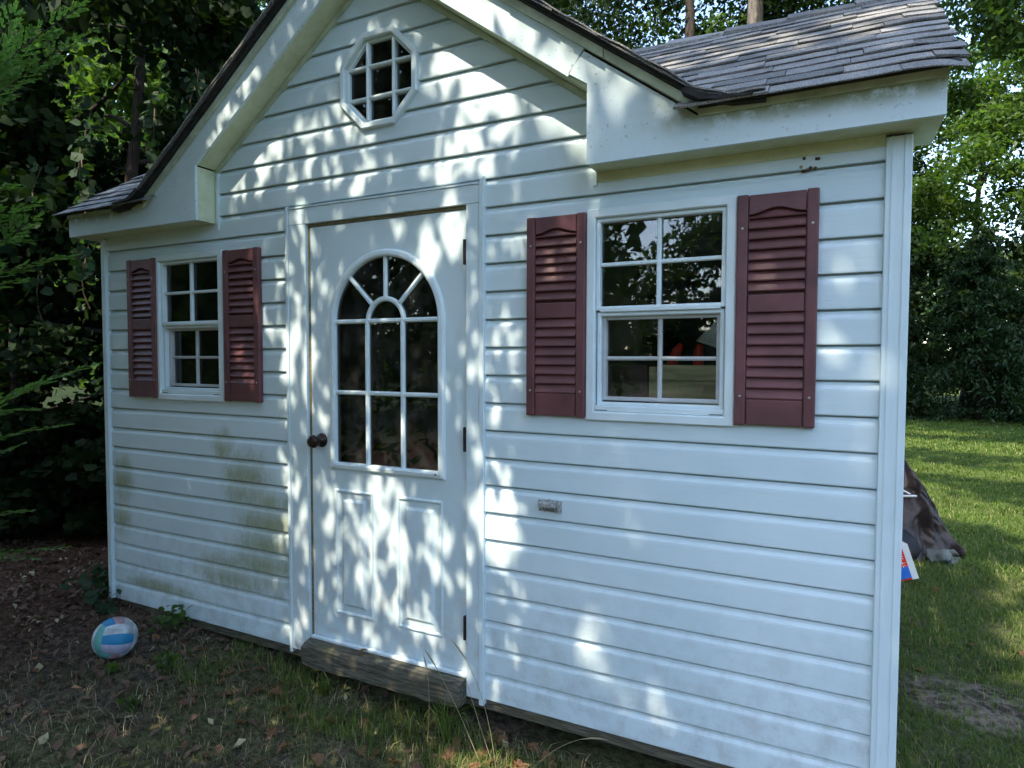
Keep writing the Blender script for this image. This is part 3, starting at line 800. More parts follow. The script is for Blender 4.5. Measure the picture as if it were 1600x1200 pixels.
kn = MB().lathe([(.034, 0), (.034, -.006), (.030, -.011), (.014, -.016), (.012, -.036), (.017, -.040), (.027, -.046), (.0315, -.056), (.031, -.066), (.025, -.075), (.012, -.080), (.001, -.081)], (1.628, YD, 1.045), 'y', 24)
kn.build('knob', M['knob'], door, smooth=True)
for z in (1.88, 1.097, .29): MB().box(2.4215, 2.4335, -.030, -.0105, z-.052, z+.052).build('hinge', M['hinge'], door, bevel=.002)
MB().lathe([(.004, 0), (.004, -.002), (.001, -.003)], (2.282, -.0265, .936), 'y', 8).build('screw', M['hinge'], door)
# ---- small fittings on the wall
em = empty('wall_fitting'); em.parent = shed
MB().box(2.766, 2.866, -.026, -.016, .832, .880).build('plate', M['emblem'], em, bevel=.004)
MB().prism([(2.770, .852), (2.845, .852), (2.850, .858), (2.850, .870), (2.840, .874), (2.772, .872)], -.048, -.0265).build('casting', M['emblem'], em, bevel=.003)
mb = MB()
for i in range(6): mb.box(2.785+i*.011, 2.790+i*.011, -.030, -.0265, .836+(i % 2)*.003, .849)
for i in range(7): mb.box(2.776+i*.010, 2.781+i*.010, -.0505, -.0482, .856, .866+(i % 3)*.0015)
mb.build('raised_lettering', M['emblem'], em)
mb = MB(); mb.box(2.852, 2.862, -.040, -.0265, .838, .876); mb.box(2.81, 2.818, -.036, -.026, .874, .884); mb.build('clasp', M['emblem'], em)

# ------------------------------------------------------------------ things inside the right window
def thing_mesh(name, mb, m, label, cat, **k):
    o = mb.build(name, m, **k); tag(o, label, cat); return o
cr = empty('storage_crate', (3.126, .30, 1.03)); tag(cr, 'raw wooden crate standing inside the shed behind the right window', 'crate')
for z in (.0, .107, .214, .321): MB().box(0.042, .56, 0, .02, z, z+(.062 if z > .3 else .104)).build('plank', M['plank'], cr, bevel=.003)
MB().box(0, .04, -.004, .36, .0, .375).build('corner_board', M['plank'], cr); MB().box(0, .56, .361, .38, 0, .37).build('back_board', M['plank'], cr)
st2 = empty('workbench', (2.6, .26, -.02)); tag(st2, 'dim wooden bench inside the shed carrying the crate and the cabinet', 'bench')
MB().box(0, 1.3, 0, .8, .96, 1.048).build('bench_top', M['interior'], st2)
for x in (.02, 1.2): MB().box(x, x+.08, .3, .38, 0, .96).build('leg', M['interior'], st2)
cb = empty('cabinet', (2.66, .30, 1.03)); tag(cb, 'dark maroon cabinet with a small pull inside the shed, left of the crate', 'cabinet')
MB().box(0, .455, 0, .4, 0, .385).build('body', M['maroon'], cb, bevel=.01); MB().lathe([(.008, 0), (.01, -.012), (.002, -.018)], (.42, 0, .28), 'y', 10).build('pull', M['screw'], cb)
thing_mesh('round_lid', MB().lathe([(.001, .0), (.15, .01), (.185, .02), (.19, .035), (.17, .04), (.001, .03)], (2.86, .46, 1.56), 'y', 28), M['maroon'], 'round maroon lid standing dimly on the cabinet inside the right window', 'lid', smooth=True)
for i, pts in enumerate((((3.155, .48, 1.36), (3.18, .48, 1.42), (3.20, .48, 1.47), (3.222, .48, 1.50)), ((3.295, .48, 1.36), (3.292, .48, 1.42), (3.295, .48, 1.47), (3.30, .48, 1.50)))):
    thing_mesh('tool_grip', MB().tube(pts, [.014, .022, .022, .013], 10), M['red'], ('left, slanting' if i == 0 else 'right, upright')+' red plastic tool grip inside the right window', 'tool grip', smooth=True)
mb = MB(); vs = []
nn = 19
for i in range(nn):
    f = i/(nn-1); wob = .004*(1 if i % 2 else -1)
    for j in range(6):
        g = j/5; vs.append((3.295+.22*g, .40+wob+.03*g, 1.513+g*(-.075+.26*f)+.02*math.sin(g*3)*f+wob*g))
mb.add(vs, [(i*6+j, i*6+j+1, (i+1)*6+j+1, (i+1)*6+j) for i in range(nn-1) for j in range(5)])
thing_mesh('ribbed_shade', mb, M['pvc'], 'white ribbed fan-shaped plastic shade inside the right window', 'shade')

# ------------------------------------------------------------------ volleyball
BR = .101; bc = Vector((.58, -.375, float(gz(.58, -.375))+BR-.006))
ball = empty('volleyball', bc); ball.rotation_euler = (math.radians(-12), math.radians(-14), math.radians(-22))
tag(ball, 'scuffed volleyball with teal, blue, pink and white panels on the bare soil', 'ball')
def face_dir(f, u, v):
    u = math.tan(u*PI/4); v = math.tan(v*PI/4)
    d = {0: (1, u, v), 1: (-1, -u, v), 2: (v, 1, u), 3: (v, -1, -u), 4: (u, v, 1), 5: (-u, v, -1)}[f]
    return Vector(d).normalized()
pal = {0: ('blil', 'bblue', 'bwhite'), 1: ('bteal', 'bwhite', 'bblue'), 2: ('bwhite', 'bpink', 'bwhite'), 3: ('bnavy', 'bwhite', 'bteal'), 4: ('bblue', 'bpink', 'bwhite'), 5: ('bteal', 'bpink', 'bwhite')}
for f in range(6):
    for k in range(3):
        v0, v1 = -1+2*k/3, -1+2*(k+1)/3; vs = []; nu, nv = 14, 6
        for i in range(nv+1):
            for j in range(nu+1):
                a = -1+2*j/nu; b = v0+(v1-v0)*i/nv
                edge = min(min(j, nu-j)/nu*2, min(i, nv-i)/nv*.67); r = BR*(1-.018*(1-min(1, edge/.11))**2)
                vs.append(face_dir(f, a, b)*r)
        MB().add(vs, [(i*(nu+1)+j, i*(nu+1)+j+1, (i+1)*(nu+1)+j+1, (i+1)*(nu+1)+j) for i in range(nv) for j in range(nu)]).build('panel', M[pal[f][k]], ball, smooth=True)

for i in range(5):
    a = Vector(face_dir(3, .55-.22*i, -.72)); b = Vector(face_dir(3, .42-.22*i, -.58)); c = Vector(face_dir(3, .60-.22*i, -.50))
    MB().tube([a*BR*1.004, b*BR*1.006, c*BR*1.004], .0028, 4).build('printed_mark', M['ink'], ball)
# ------------------------------------------------------------------ foliage toolkit
def leaves(C, size, aspect=.55, up=.25, curl=.18, shape='kite'):
    """C (n,3) centres, size (n,) -> V, F"""
    n = len(C); d = rng.normal(size=(n, 3)); d[:, 2] -= .35; d /= np.linalg.norm(d, axis=1)[:, None]
    nn = rng.normal(size=(n, 3))*.75; nn[:, 2] += up*3; nn -= d*(nn*d).sum(1)[:, None]; nn /= np.linalg.norm(nn, axis=1)[:, None]+1e-9
    s = np.cross(d, nn); L = size[:, None]; W = L*aspect
    if shape == 'kite':
        V = np.stack([C-d*L*.5, C+s*W*.5-d*L*.08+nn*L*curl*.5, C+d*L*.5, C-s*W*.5-d*L*.08+nn*L*curl*.5], 1).reshape(-1, 3)
        i = np.arange(n)[:, None]*4; Fa = np.concatenate([i+np.array([[0, 1, 2]]), i+np.array([[0, 2, 3]])], 1).reshape(-1, 3)
    else:  # broad heart-shaped leaf
        V = np.stack([C-d*L*.42, C-d*L*.5+s*W*.3, C-d*L*.05+s*W*.62+nn*L*curl*.4, C+d*L*.28+s*W*.34+nn*L*curl*.2, C+d*L*.6,
                      C+d*L*.28-s*W*.34+nn*L*curl*.2, C-d*L*.05-s*W*.62+nn*L*curl*.4, C-d*L*.5-s*W*.3], 1).reshape(-1, 3)
        i = np.arange(n)[:, None]*8
        Fa = np.concatenate([i+np.array([[0, a, b]]) for a, b in ((1, 2), (2, 3), (3, 4), (4, 5), (5, 6), (6, 7))], 1).reshape(-1, 3)
    return V, Fa
def clumped(n, centres, rad, flat=.6):
    k = rng.integers(0, len(centres), n); g = rng.normal(size=(n, 3)); g /= np.linalg.norm(g, axis=1)[:, None]
    r = rng.random(n)**.45; g = g*r[:, None]*rad[k][:, None]; g[:, 2] *= flat
    return centres[k]+g
def crown_centres(nc, c, r, shell=.5, jitter=.1):
    g = rng.normal(size=(nc, 3)); g /= np.linalg.norm(g, axis=1)[:, None]
    q = shell+(1-shell)*rng.random(nc)**.6
    return np.array(c)+g*q[:, None]*np.array(r)+rng.normal(size=(nc, 3))*jitter
def limb(mb, a, b, r0, r1, n=6, seg=7, bend=.12):
    a, b = Vector(a), Vector(b); L = (b-a).length; pts = []; rr = []
    off = Vector((U(-1, 1), U(-1, 1), U(-.3, .5)))*bend*L
    for i in range(seg+1):
        t = i/seg; p = a.lerp(b, t)+off*math.sin(PI*t)+Vector((U(-1, 1), U(-1, 1), 0))*r0*.15
        pts.append(p); rr.append(r0+(r1-r0)*t)
    mb.tube(pts, rr, n, wob=.06); return pts
def tree(name, base, h, cr_c, cr_r, nclump, nleaf, lsize, mat, label, trunk_r=.15, lean=(0, 0), bark='bark', clump_r=None, group=None, aspect=.55, shell=.45, keep_out=None, shape='kite', hide=None, limbs=7, cat='tree'):
    base = (base[0], base[1], float(gz(base[0], base[1]))-.05)
    t = empty(name, base); tag(t, label, cat, group); B = Vector(base)
    mb = MB(); top = Vector((lean[0], lean[1], h))
    tp = [Vector((0, 0, -.1)).lerp(top, i/10)+Vector((math.sin(i*1.3)*.04, math.cos(i*1.7)*.04, 0))*trunk_r*4*(i > 0) for i in range(11)]
    mb.tube(tp, [trunk_r*(1.25 if i == 0 else 1)*(1-.7*i/10) for i in range(11)], 10, wob=.08)
    mb.build('trunk', M[bark], t, smooth=True)
    cc = crown_centres(nclump, cr_c, cr_r, shell)-np.array(base)
    lb = MB()
    for i in rng.permutation(nclump)[:limbs]:
        q = Vector(cc[i]); z = max(.3*h, min(h*.92, q.z-.35*math.hypot(q.x, q.y))); k = z/h
        limb(lb, Vector((top.x*k, top.y*k, z)), q, trunk_r*.32, trunk_r*.06)
    if limbs:
        if keep_out: pass
        lb.build('limbs', M[bark], t, smooth=True)
    cr = clump_r or max(cr_r)*.28
    C = clumped(nleaf, cc, cr*(.6+.8*rng.random(nclump)))
    ok = C[:, 2]+base[2] > -.15
    W = C+np.array(base)
    if keep_out: ok &= ~keep_out(W)
    if hide: ok &= ~in_frame(W, hide)
    # nothing grows inside the shed
    ok &= ~((W[:, 0] > -.5) & (W[:, 0] < 4.5) & (W[:, 1] > -.5) & (W[:, 1] < 2.6) & (W[:, 2] < 3.4))
    C = C[ok]
    V, Fa = leaves(C, lsize*(.6+.8*rng.random(len(C))), aspect, shape=shape)
    npmesh('crown', V, Fa, M[mat], t)
    return t
def conifer(name, base, h, r, nb, mat, label, group, trunk_r=.12, nl=90, ls=.10):
    bz = float(gz(base[0], base[1])); t = empty(name, (base[0], base[1], bz)); tag(t, label, 'tree', group)
    MB().tube([(0, 0, -.1), (.02, 0, h*.5), (0, .02, h)], [trunk_r, trunk_r*.6, .01], 8).build('trunk', M['bark'], t, smooth=True)
    A = rng.random(nb)*2*PI; Z = .12+rng.random(nb)**1.15*(h-.2); R = r*(1-Z/h)**.8*(.7+.5*rng.random(nb))+.1
    k = np.repeat(np.arange(nb), nl); f = rng.random(len(k))**.6
    C = np.stack([np.cos(A[k])*R[k]*f, np.sin(A[k])*R[k]*f, Z[k]-.22*R[k]*f**2], 1)
    C += rng.normal(size=C.shape)*np.array([.13, .13, .045])*(R[k][:, None]*.5+.35)
    V, Fa = leaves(C, ls*(.6+.8*rng.random(len(C))), .34, up=.6)
    npmesh('crown', V, Fa, M[mat], t); return t

# ------------------------------------------------------------------ dense shade trees left of and behind the shed
def view_uv(W):
    D = W-np.array(CAM); Z = D@np.array(_fw); Z = np.where(Z < .05, .05, Z)
    return 800+F_PX*(D@np.array(_r2))/Z, 600-F_PX*(D@np.array(_u2))/Z
# a real gap through the boughs towards the sunlit wood beyond: a cone of open air
GAPS = [(np.array((-1.009, .640, .457)), .085, .93), (np.array((-1.035, .625, .40)), .06, .85), (np.array((-1.045, .60, -.05)), .055, .85), (np.array((-1.02, .605, .02)), .035, .55), (np.array((-.80, .77, .56)), .03, .5)]
def gaps(W):
    D = W-np.array(CAM); Dn = D/np.linalg.norm(D, axis=1)[:, None]; k = np.zeros(len(W), bool)
    for g, r, p in GAPS:
        g = g/np.linalg.norm(g); k |= (np.linalg.norm(Dn-g, axis=1) < r*(.6+.6*rng.random(len(W)))) & (rng.random(len(W)) < p)
    return k
GR = 'shade trees crowding the left side of the shed'
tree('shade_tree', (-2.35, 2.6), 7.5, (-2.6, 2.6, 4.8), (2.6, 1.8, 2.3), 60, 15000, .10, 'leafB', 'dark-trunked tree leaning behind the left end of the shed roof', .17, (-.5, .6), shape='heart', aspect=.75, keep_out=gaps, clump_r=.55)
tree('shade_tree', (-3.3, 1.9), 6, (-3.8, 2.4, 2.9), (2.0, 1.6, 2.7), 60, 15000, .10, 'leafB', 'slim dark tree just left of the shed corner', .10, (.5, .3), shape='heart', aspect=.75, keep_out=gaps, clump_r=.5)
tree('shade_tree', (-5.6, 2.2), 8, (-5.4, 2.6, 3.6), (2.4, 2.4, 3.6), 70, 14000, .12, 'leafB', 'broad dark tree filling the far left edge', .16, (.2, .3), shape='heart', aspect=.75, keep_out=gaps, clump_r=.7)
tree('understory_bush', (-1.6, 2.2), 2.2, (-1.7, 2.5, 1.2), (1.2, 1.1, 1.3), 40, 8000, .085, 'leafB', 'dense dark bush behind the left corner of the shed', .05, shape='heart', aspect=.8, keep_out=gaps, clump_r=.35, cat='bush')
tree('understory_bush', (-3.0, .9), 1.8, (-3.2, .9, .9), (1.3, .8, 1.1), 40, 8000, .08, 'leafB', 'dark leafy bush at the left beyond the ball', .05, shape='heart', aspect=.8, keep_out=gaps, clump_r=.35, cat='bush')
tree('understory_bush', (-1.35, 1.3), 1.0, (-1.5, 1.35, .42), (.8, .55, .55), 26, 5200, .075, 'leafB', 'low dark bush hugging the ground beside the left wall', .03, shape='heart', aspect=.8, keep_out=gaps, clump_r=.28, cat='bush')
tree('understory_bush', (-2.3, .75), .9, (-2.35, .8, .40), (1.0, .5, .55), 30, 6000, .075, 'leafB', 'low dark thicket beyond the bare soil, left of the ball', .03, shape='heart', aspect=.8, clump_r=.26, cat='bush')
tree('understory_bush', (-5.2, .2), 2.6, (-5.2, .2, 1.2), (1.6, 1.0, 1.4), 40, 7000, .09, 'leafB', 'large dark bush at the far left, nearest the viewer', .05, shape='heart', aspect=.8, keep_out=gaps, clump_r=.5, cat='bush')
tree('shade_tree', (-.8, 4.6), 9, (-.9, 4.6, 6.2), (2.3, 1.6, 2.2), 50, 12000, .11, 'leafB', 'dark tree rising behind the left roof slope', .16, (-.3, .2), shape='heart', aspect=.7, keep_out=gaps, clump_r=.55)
tree('shade_tree', (-7.5, 7.5), 11, (-7.2, 7.5, 6.0), (4.2, 3.0, 5.5), 60, 11000, .2, 'leafA', 'tall tree deep in the wood beyond the left shade', .2, keep_out=gaps, clump_r=1.0)
tree('sunlit_tree', (-20, 13.5), 15, (-20, 13.5, 9.5), (9, 4, 9), 150, 60000, .34, 'leafC', 'bright sunlit tree glimpsed through the gap at upper left', .3, clump_r=1.5)
# vines dangling in front of the dark trees
vine = empty('climbing_vine', (-1.8, 1.2, 3.2)); tag(vine, 'climbing vine with heart-shaped leaves hanging over the left roof', 'vine')
mb = MB(); VC = []
for (x, y, z, L) in ((-1.9, 1.6, 3.9, 1.3), (-1.2, 1.5, 4.0, 1.0), (-2.5, 1.3, 3.6, 1.7), (-3.1, 1.2, 3.3, 1.5), (-.7, 1.7, 3.8, .7), (-2.2, 1.1, 3.4, 1.2)):
    pts = [(x+.06*math.sin(i*1.2+x)+1.8, y+.05*math.cos(i)-1.2, z-L*i/12-3.2) for i in range(13)]
    mb.tube(pts, .006, 5)
    for p in pts:
        for _ in range(5): VC.append((p[0]+U(-.10, .10), p[1]+U(-.08, .08), p[2]+U(-.07, .07)))
mb.build('stem', M['twig'], vine); VC = np.array(VC)
V, Fa = leaves(VC, .085*(.7+.6*rng.random(len(VC))), .85, up=0., shape='heart'); npmesh('leaves', V, Fa, M['leafV'], vine)

# ------------------------------------------------------------------ cypress at the left edge, sprays reaching into view
cy = empty('cypress_tree', (-.75, -1.55, float(gz(-.75, -1.55)))); tag(cy, 'green cypress whose feathery sprays reach in from the left edge', 'tree')
MB().tube([(0, 0, -.1), (.02, .01, 1.5), (0, 0, 3.6)], [.07, .05, .01], 10).build('trunk', M['bark'], cy, smooth=True)
def spray(tip, root, droop, name_parent, dens=1.0, seed=0):
    random.seed(seed); tip, root = Vector(tip), Vector(root); L = (tip-root).length
    ax = (tip-root).normalized(); side = ax.cross(Vector((U(-.3, .3), U(-.2, .2), 1))).normalized(); nrm = side.cross(ax)
    st_ = MB(); V = []; Fa = []
    def leaflet(p, d, l, w):
        s_ = d.cross(nrm+Vector((U(-.5, .5), U(-.5, .5), U(-.5, .5)))).normalized(); b = len(V)
        V.extend([p, p+d*l*.45+s_*w, p+d*l, p+d*l*.45-s_*w]); Fa.append((b, b+1, b+2)); Fa.append((b, b+2, b+3))
    main = []
    for i in range(13):
        t = i/12; main.append(root.lerp(tip, t)+Vector((0, 0, 1))*droop*math.sin(PI*t))
    st_.tube(main, [.0035*(1-.8*i/12) for i in range(13)], 5)
    def frond(p, d, l, level):
        n = max(4, int(l/.0145)); q = p.copy()
        for i in range(n):
            t = i/n; q = q+d*(l/n)+Vector((0, 0, -.0006*level))
            for s_ in (-1, 1):
                dd = (d*1.0+side*s_*U(.5, .8)+nrm*U(-.25, .25)).normalized()
                if level > 0 and i % 3 == (s_ > 0) and l > .06:
                    frond(q, dd, l*.32*(1-t*.7), level-1)
                leaflet(q, (dd+d*.5).normalized(), .027*U(.7, 1.3), .0052)
        leaflet(q, d, .026, .0045)
    n = int(L/.042*dens)
    for i in range(2, n+1):
        t = i/n; k = min(11, int(t*12)); p = main[k].lerp(main[k+1], t*12-k) if k < 12 else main[12]
        d0 = (main[min(12, k+1)]-main[k]).normalized()
        for s_ in (-1, 1):
            if U(0, 1) < .12: continue
            d = (d0+side*s_*U(.55, .85)+nrm*U(-.15, .2)).normalized()
            frond(p, d, (.035+.10*(1-t)**.7*min(1, t*5))*U(.7, 1.3), 1 if U(0, 1) < .4 else 0)
    frond(main[-1], (main[-1]-main[-2]).normalized(), .06, 0)
    st_.build('branch', M['twig'], name_parent)
    npmesh('spray', np.array([tuple(v) for v in V]), np.array(Fa), M['spray'], name_parent)
RD = lambda dx, dy, dz, d: Vector((CAM.x+dx*d+.75, CAM.y+dy*d+1.55, CAM.z+dz*d-float(gz(-.75, -1.55))))
def px(u, v, d): # camera-ray direction from the photographed pixel, d metres deep
    r = _r2*((u-800)/F_PX)-_u2*((v-600)/F_PX)+_fw
    return RD(r.x, r.y, r.z, d)
for i, (u, v, u2, v2, d, dr) in enumerate(((118, 14, -60, 160, 3.2, .02), (112, 66, -60, 190, 3.2, .01), (18, 24, -30, 150, 3.2, .0), (52, 318, -120, 400, 3.1, .03),
                                           (100, 402, -100, 470, 3.0, .03), (48, 345, -100, 470, 3.15, .02), (140, 572, -90, 690, 3.2, .05), (60, 600, -120, 720, 3.1, .05), (92, 665, -110, 740, 3.2, .05), (40, 640, -120, 690, 3.0, .04), (88, 856, -120, 930, 3.2, .06), (40, 872, -120, 900, 3.1, .05), (20, 700, -120, 790, 3.1, .04), (14, 290, -120, 330, 3.2, .03), (30, 800, -120, 850, 3.1, .04), (25, 440, -100, 500, 3.2, .03), (30, 375, -100, 400, 3.2, .03))):
    spray(px(u, v, d), px(u2, v2, d+.05), dr, cy, seed=i+3)
Cc = crown_centres(60, (.0, .0, 1.9), (.55, .55, 1.7), .3)
C = clumped(2600, Cc, np.full(60, .22), 1.4); C = C[~in_frame(C+np.array(cy.location), 1.1)]
V, Fa = leaves(C, .07*(.6+.8*rng.random(len(C))), .3, up=.1); npmesh('crown', V, Fa, M['spray'], cy)

# ------------------------------------------------------------------ wood behind the shed
BG = 'tall trees behind the shed roof'
tree('tall_tree', (2.25, 11.0), 13, (2.0, 13.6, 9.6), (3.4, 1.6, 3.0), 110, 17000, .13, 'leafA', 'tall tree with thick pale trunk standing behind the shed ridge', .27, (.3, .1), 'bark2', .75, limbs=0)
tree('tall_tree', (.95, 12.0), 13, (.0, 13.6, 9.4), (3.4, 1.6, 3.0), 110, 17000, .13, 'leafB', 'dark-trunked tall tree behind the shed, left of the pale trunk', .20, (.1, .1), 'bark', .75, limbs=0)
tree('tall_tree', (2.95, 13.5), 13, (4.4, 15.0, 10.2), (2.8, 1.8, 2.8), 90, 9000, .13, 'leafA', 'slender tall tree behind the shed, right of the pale trunk', .11, (.1, .1), 'bark', .7)
tree('tall_tree', (-3.0, 11.5), 12, (-2.9, 11.5, 7.5), (3.2, 2.4, 3.8), 100, 17000, .14, 'leafB', 'tall dark tree behind the gable of the shed', .2, (.1, .1), 'bark', .9)
tree('tall_tree', (10.2, 10.5), 9, (7.9, 11.0, 8.0), (2.1, 1.6, 1.9), 100, 26000, .115, 'leafA', 'tree whose dark leafy boughs hang down at the upper right corner', .2, (-.8, .2), 'bark', .6)
tree('broad_tree', (8.2, 23.5), 8, (8.3, 22.5, 6.8), (4.8, 3.2, 4.6), 210, 72000, .16, 'leafC', 'broad sunlit tree across the lawn, beside the shed corner', .2, (.2, 0), 'bark', .8, limbs=3)
tree('broad_tree', (15.5, 24.5), 9, (15.0, 23.0, 7.9), (5.4, 3.4, 5.7), 210, 72000, .16, 'leafA', 'largest spreading tree across the lawn at the right edge', .25, (.2, 0), 'bark', .85, limbs=3)
tree('broad_tree', (1.5, 26), 12, (1.5, 26, 7), (6, 4, 6), 80, 14000, .3, 'leafB', 'dark broad tree far behind the shed', .3, (.2, 0), 'bark', 1.3)
for i, (x, y, h, r, lb) in enumerate(((5.2, 18.6, 4.6, 2.0, 'dark hemlock hidden mostly behind the shed corner post'), (7.6, 18.2, 5.2, 2.2, 'dark hemlock at the lawn edge nearest the shed corner'), (10.2, 18.8, 5.8, 2.4, 'dark hemlock in the middle of the row beyond the lawn'), (12.9, 19.4, 5.2, 2.4, 'dark hemlock at the right end of the row beyond the lawn'))):
    conifer('hemlock_tree', (x, y), h, r, 230, 'conif', lb, 'hemlocks along the far lawn edge', nl=90, ls=.15)
for i, (x, lb_) in enumerate(((6.3, 'dense dark holly thicket behind the nearest hemlock'), (9.0, 'dense dark holly thicket between the first hemlocks'), (11.8, 'dense dark holly thicket between the last hemlocks'), (15.0, 'dense dark holly thicket at the right edge beyond the lawn'))):
    tree('holly_thicket', (x, 20.6), 4.5, (x, 20.6, 2.9), (2.0, 1.0, 2.9), 60, 11000, .17, 'conif', lb_, .08, clump_r=.7, limbs=2, cat='bush')
# ------------------------------------------------------------------ woods behind the camera (mirrored in the panes)
MG = 'trees across the yard behind the viewer'
for i, (x, y, h, w_) in enumerate(((-12, -13, 6.5, 4.2), (-5, -15, 5.6, 3.8), (1.5, -16.5, 5.2, 3.6), (8, -15.5, 5.0, 3.8), (14.5, -15, 6.0, 4.0), (21, -11, 7, 4.2), (-19, -7, 9, 5))):
    tree('yard_tree', (x, y), h*.95, (x, y, h*.6), (w_, 2.4, h*.58), 80, 20000, .24, 'leafA', ('leafy yard tree', 'round-crowned yard tree', 'low yard tree', 'smallest yard tree', 'spreading yard tree', 'tall yard tree at the right end', 'very tall yard tree at the left end')[i]+' of the row behind the viewer', .18, group=MG, clump_r=.9)
# far wood closing the horizon
n = 60000; A = rng.random(n)*2*PI; R = 46+rng.normal(size=n)*2.5; Z = rng.random(n)*(8.0+2.0*np.sin(A*9)+1.2*np.sin(A*23))
front = (np.cos(A-PI*1.5) > .1) ; Z = np.where(front, Z*.55, Z)
C = np.stack([R*np.cos(A)+2, R*np.sin(A), Z], 1); V, Fa = leaves(C, .75*(.6+.8*rng.random(n)), .7, up=.1)
tag(npmesh('distant_woods', V, Fa, M['leafA']), 'distant ring of green woods closing the horizon', 'woods', kind='stuff')

# ------------------------------------------------------------------ unseen overhead boughs, leaves placed to dapple the wall
LX, LZ = -SUNV.x/-SUNV.y, SUNV.z/-SUNV.y
def along_sun(x0, z0, t): # t metres from the plane of the wall towards the sun
    return np.stack([x0+SUNV.x*t, SUNV.y*t, z0+SUNV.z*t], 1)
# (x, z, rx, rz, light) : places on the wall plane where the canopy is open
OPEN = [(2.05, 1.10, .5, .35, .22), (2.0, .40, .42, .42, .34), (1.5, 1.2, .12, 1.0, .35), (2.55, 2.60, .30, .18, .95), (2.72, 2.42, .28, .16, .95), (2.25, 2.86, .12, .10, .8), (2.42, 2.25, .22, .14, .7), (1.75, 2.45, .20, .14, .6), (1.45, 2.40, .28, .16, .55), (1.2, 2.30, .18, .14, .7),
        (1.9, 2.22, .3, .1, .45), (1.50, 1.85, .10, .25, .75), (1.62, 1.70, .12, .2, .45), (2.30, 1.92, .13, .18, .8), (2.12, 2.0, .12, .06, .5), (1.47, 1.42, .10, .18, .85), (1.60, 1.25, .10, .15, .6), (1.30, 1.62, .14, .4, .4),
        (1.45, .8, .09, .3, .5), (2.0, .70, .20, .22, .62), (2.12, .50, .08, .14, .8), (1.90, .48, .07, .16, .75), (2.30, .58, .10, .22, .65), (1.72, .50, .12, .25, .5), (1.98, .86, .10, .07, .8), (1.95, .30, .3, .2, .5), (2.62, 1.55, .09, .45, .45), (2.62, .75, .12, .25, .8), (2.6, .30, .2, .2, .4), (2.47, 1.0, .05, .8, .35),
        (3.46, 1.02, .09, .15, .82), (3.38, .76, .08, .12, .82), (3.62, .60, .10, .12, .82), (3.0, .34, .13, .12, .65), (3.18, .14, .18, .10, .7), (2.85, .10, .1, .15, .6), (3.3, .2, .08, .1, .5), (2.85, 1.75, .12, .18, .6), (2.80, 1.4, .10, .2, .4), (1.12, 1.95, .08, .12, .4), (1.13, 1.42, .09, .12, .45), (1.18, 1.28, .08, .08, .5), (3.1, 2.3, .3, .22, .85), (2.85, 2.75, .18, .2, .85)]
# fascia and roof (shifted into the wall plane)
OPEN += [(3.25, 3.30, .5, .30, .85), (3.75, 3.55, .5, .40, .9), (3.9, 3.15, .3, .2, .6), (3.5, 3.8, .6, .25, .6), (1.15, 2.33, .12, .16, .55), (1.42, 2.52, .10, .12, .5), (2.15, 2.95, .2, .12, .6)]
# grass in front of the right-hand wall
OPEN += [(2.70, -.46, .24, .17, 1.), (3.1, -.50, .25, .12, .8), (2.3, -.62, .2, .10, .5)]
OP = np.array(OPEN)
def openness(x, z):
    d = ((x[:, None]-OP[None, :, 0])/OP[None, :, 2])**2+((z[:, None]-OP[None, :, 1])/OP[None, :, 3])**2
    return (OP[None, :, 4]*np.clip(1.45-d, 0, 1)).max(1)
canopy = empty('overhanging_tree', (6.2, -5.4, -.2)); tag(canopy, 'unseen overhanging tree behind the viewer, leaves placed to dapple the shed', 'tree')
CO = np.array(canopy.location)
def boughs(n, xr, zr_, tr, size, name, soft=0., mat='leafC', opener=openness, power=1.):
    x = xr[0]+(xr[1]-xr[0])*rng.random(n); z = zr_[0]+(zr_[1]-zr_[0])*rng.random(n); t = tr[0]+(tr[1]-tr[0])*rng.random(n)
    o = opener(x, z)
    keep = rng.random(n) > np.clip(o*power, 0, np.where(o >= 1, 1.1, .985))
    P = along_sun(x[keep], z[keep], t[keep]); P = P[~in_frame(P, 1.12)]
    V, Fa = leaves(P-CO, size*(.5+1.1*rng.random(len(P))**1.5), .5, up=.3)
    return npmesh(name, V, Fa, M[mat], canopy)
boughs(39000, (-2.6, 2.9), (-2.2, 4.4), (3.0, 4.8), .11, 'shade_bough', power=1.1)
boughs(17000, (-2.6, 1.35), (-1.8, 2.2), (3.4, 5.4), .11, 'shade_bough', power=1.3)
boughs(15000, (2.7, 6.0), (-2.6, 5.0), (6.5, 8.5), .17, 'shade_bough', power=1.0, opener=lambda x, z: np.where((z > 2.2) & (x > 4.32), 1., openness(x, z)))
boughs(5000, (-9.0, -3.0), (-2.5, 7.5), (5, 8), .2, 'shade_bough')  # unseen boughs added to darken the woods at left
MB().tube([(0, 0, -.2), (.1, 0, 3), (-.3, .3, 5.6), (-1.4, .8, 7.5)], [.3, .24, .18, .08], 10, wob=.06).build('trunk', M['bark'], canopy, smooth=True)
lb = MB()
for q in ((-4.5, 2.5, 5.6), (-2.5, 3.4, 4.6), (-6.5, 1.8, 6.0), (-3.2, 1.0, 6.4), (.5, 2.5, 7.0), (-9, 2, 7)):
    limb(lb, (-.3, .3, 5.2), q, .07, .012, bend=.08)
lb.build('limbs', M['bark'], canopy, smooth=True)
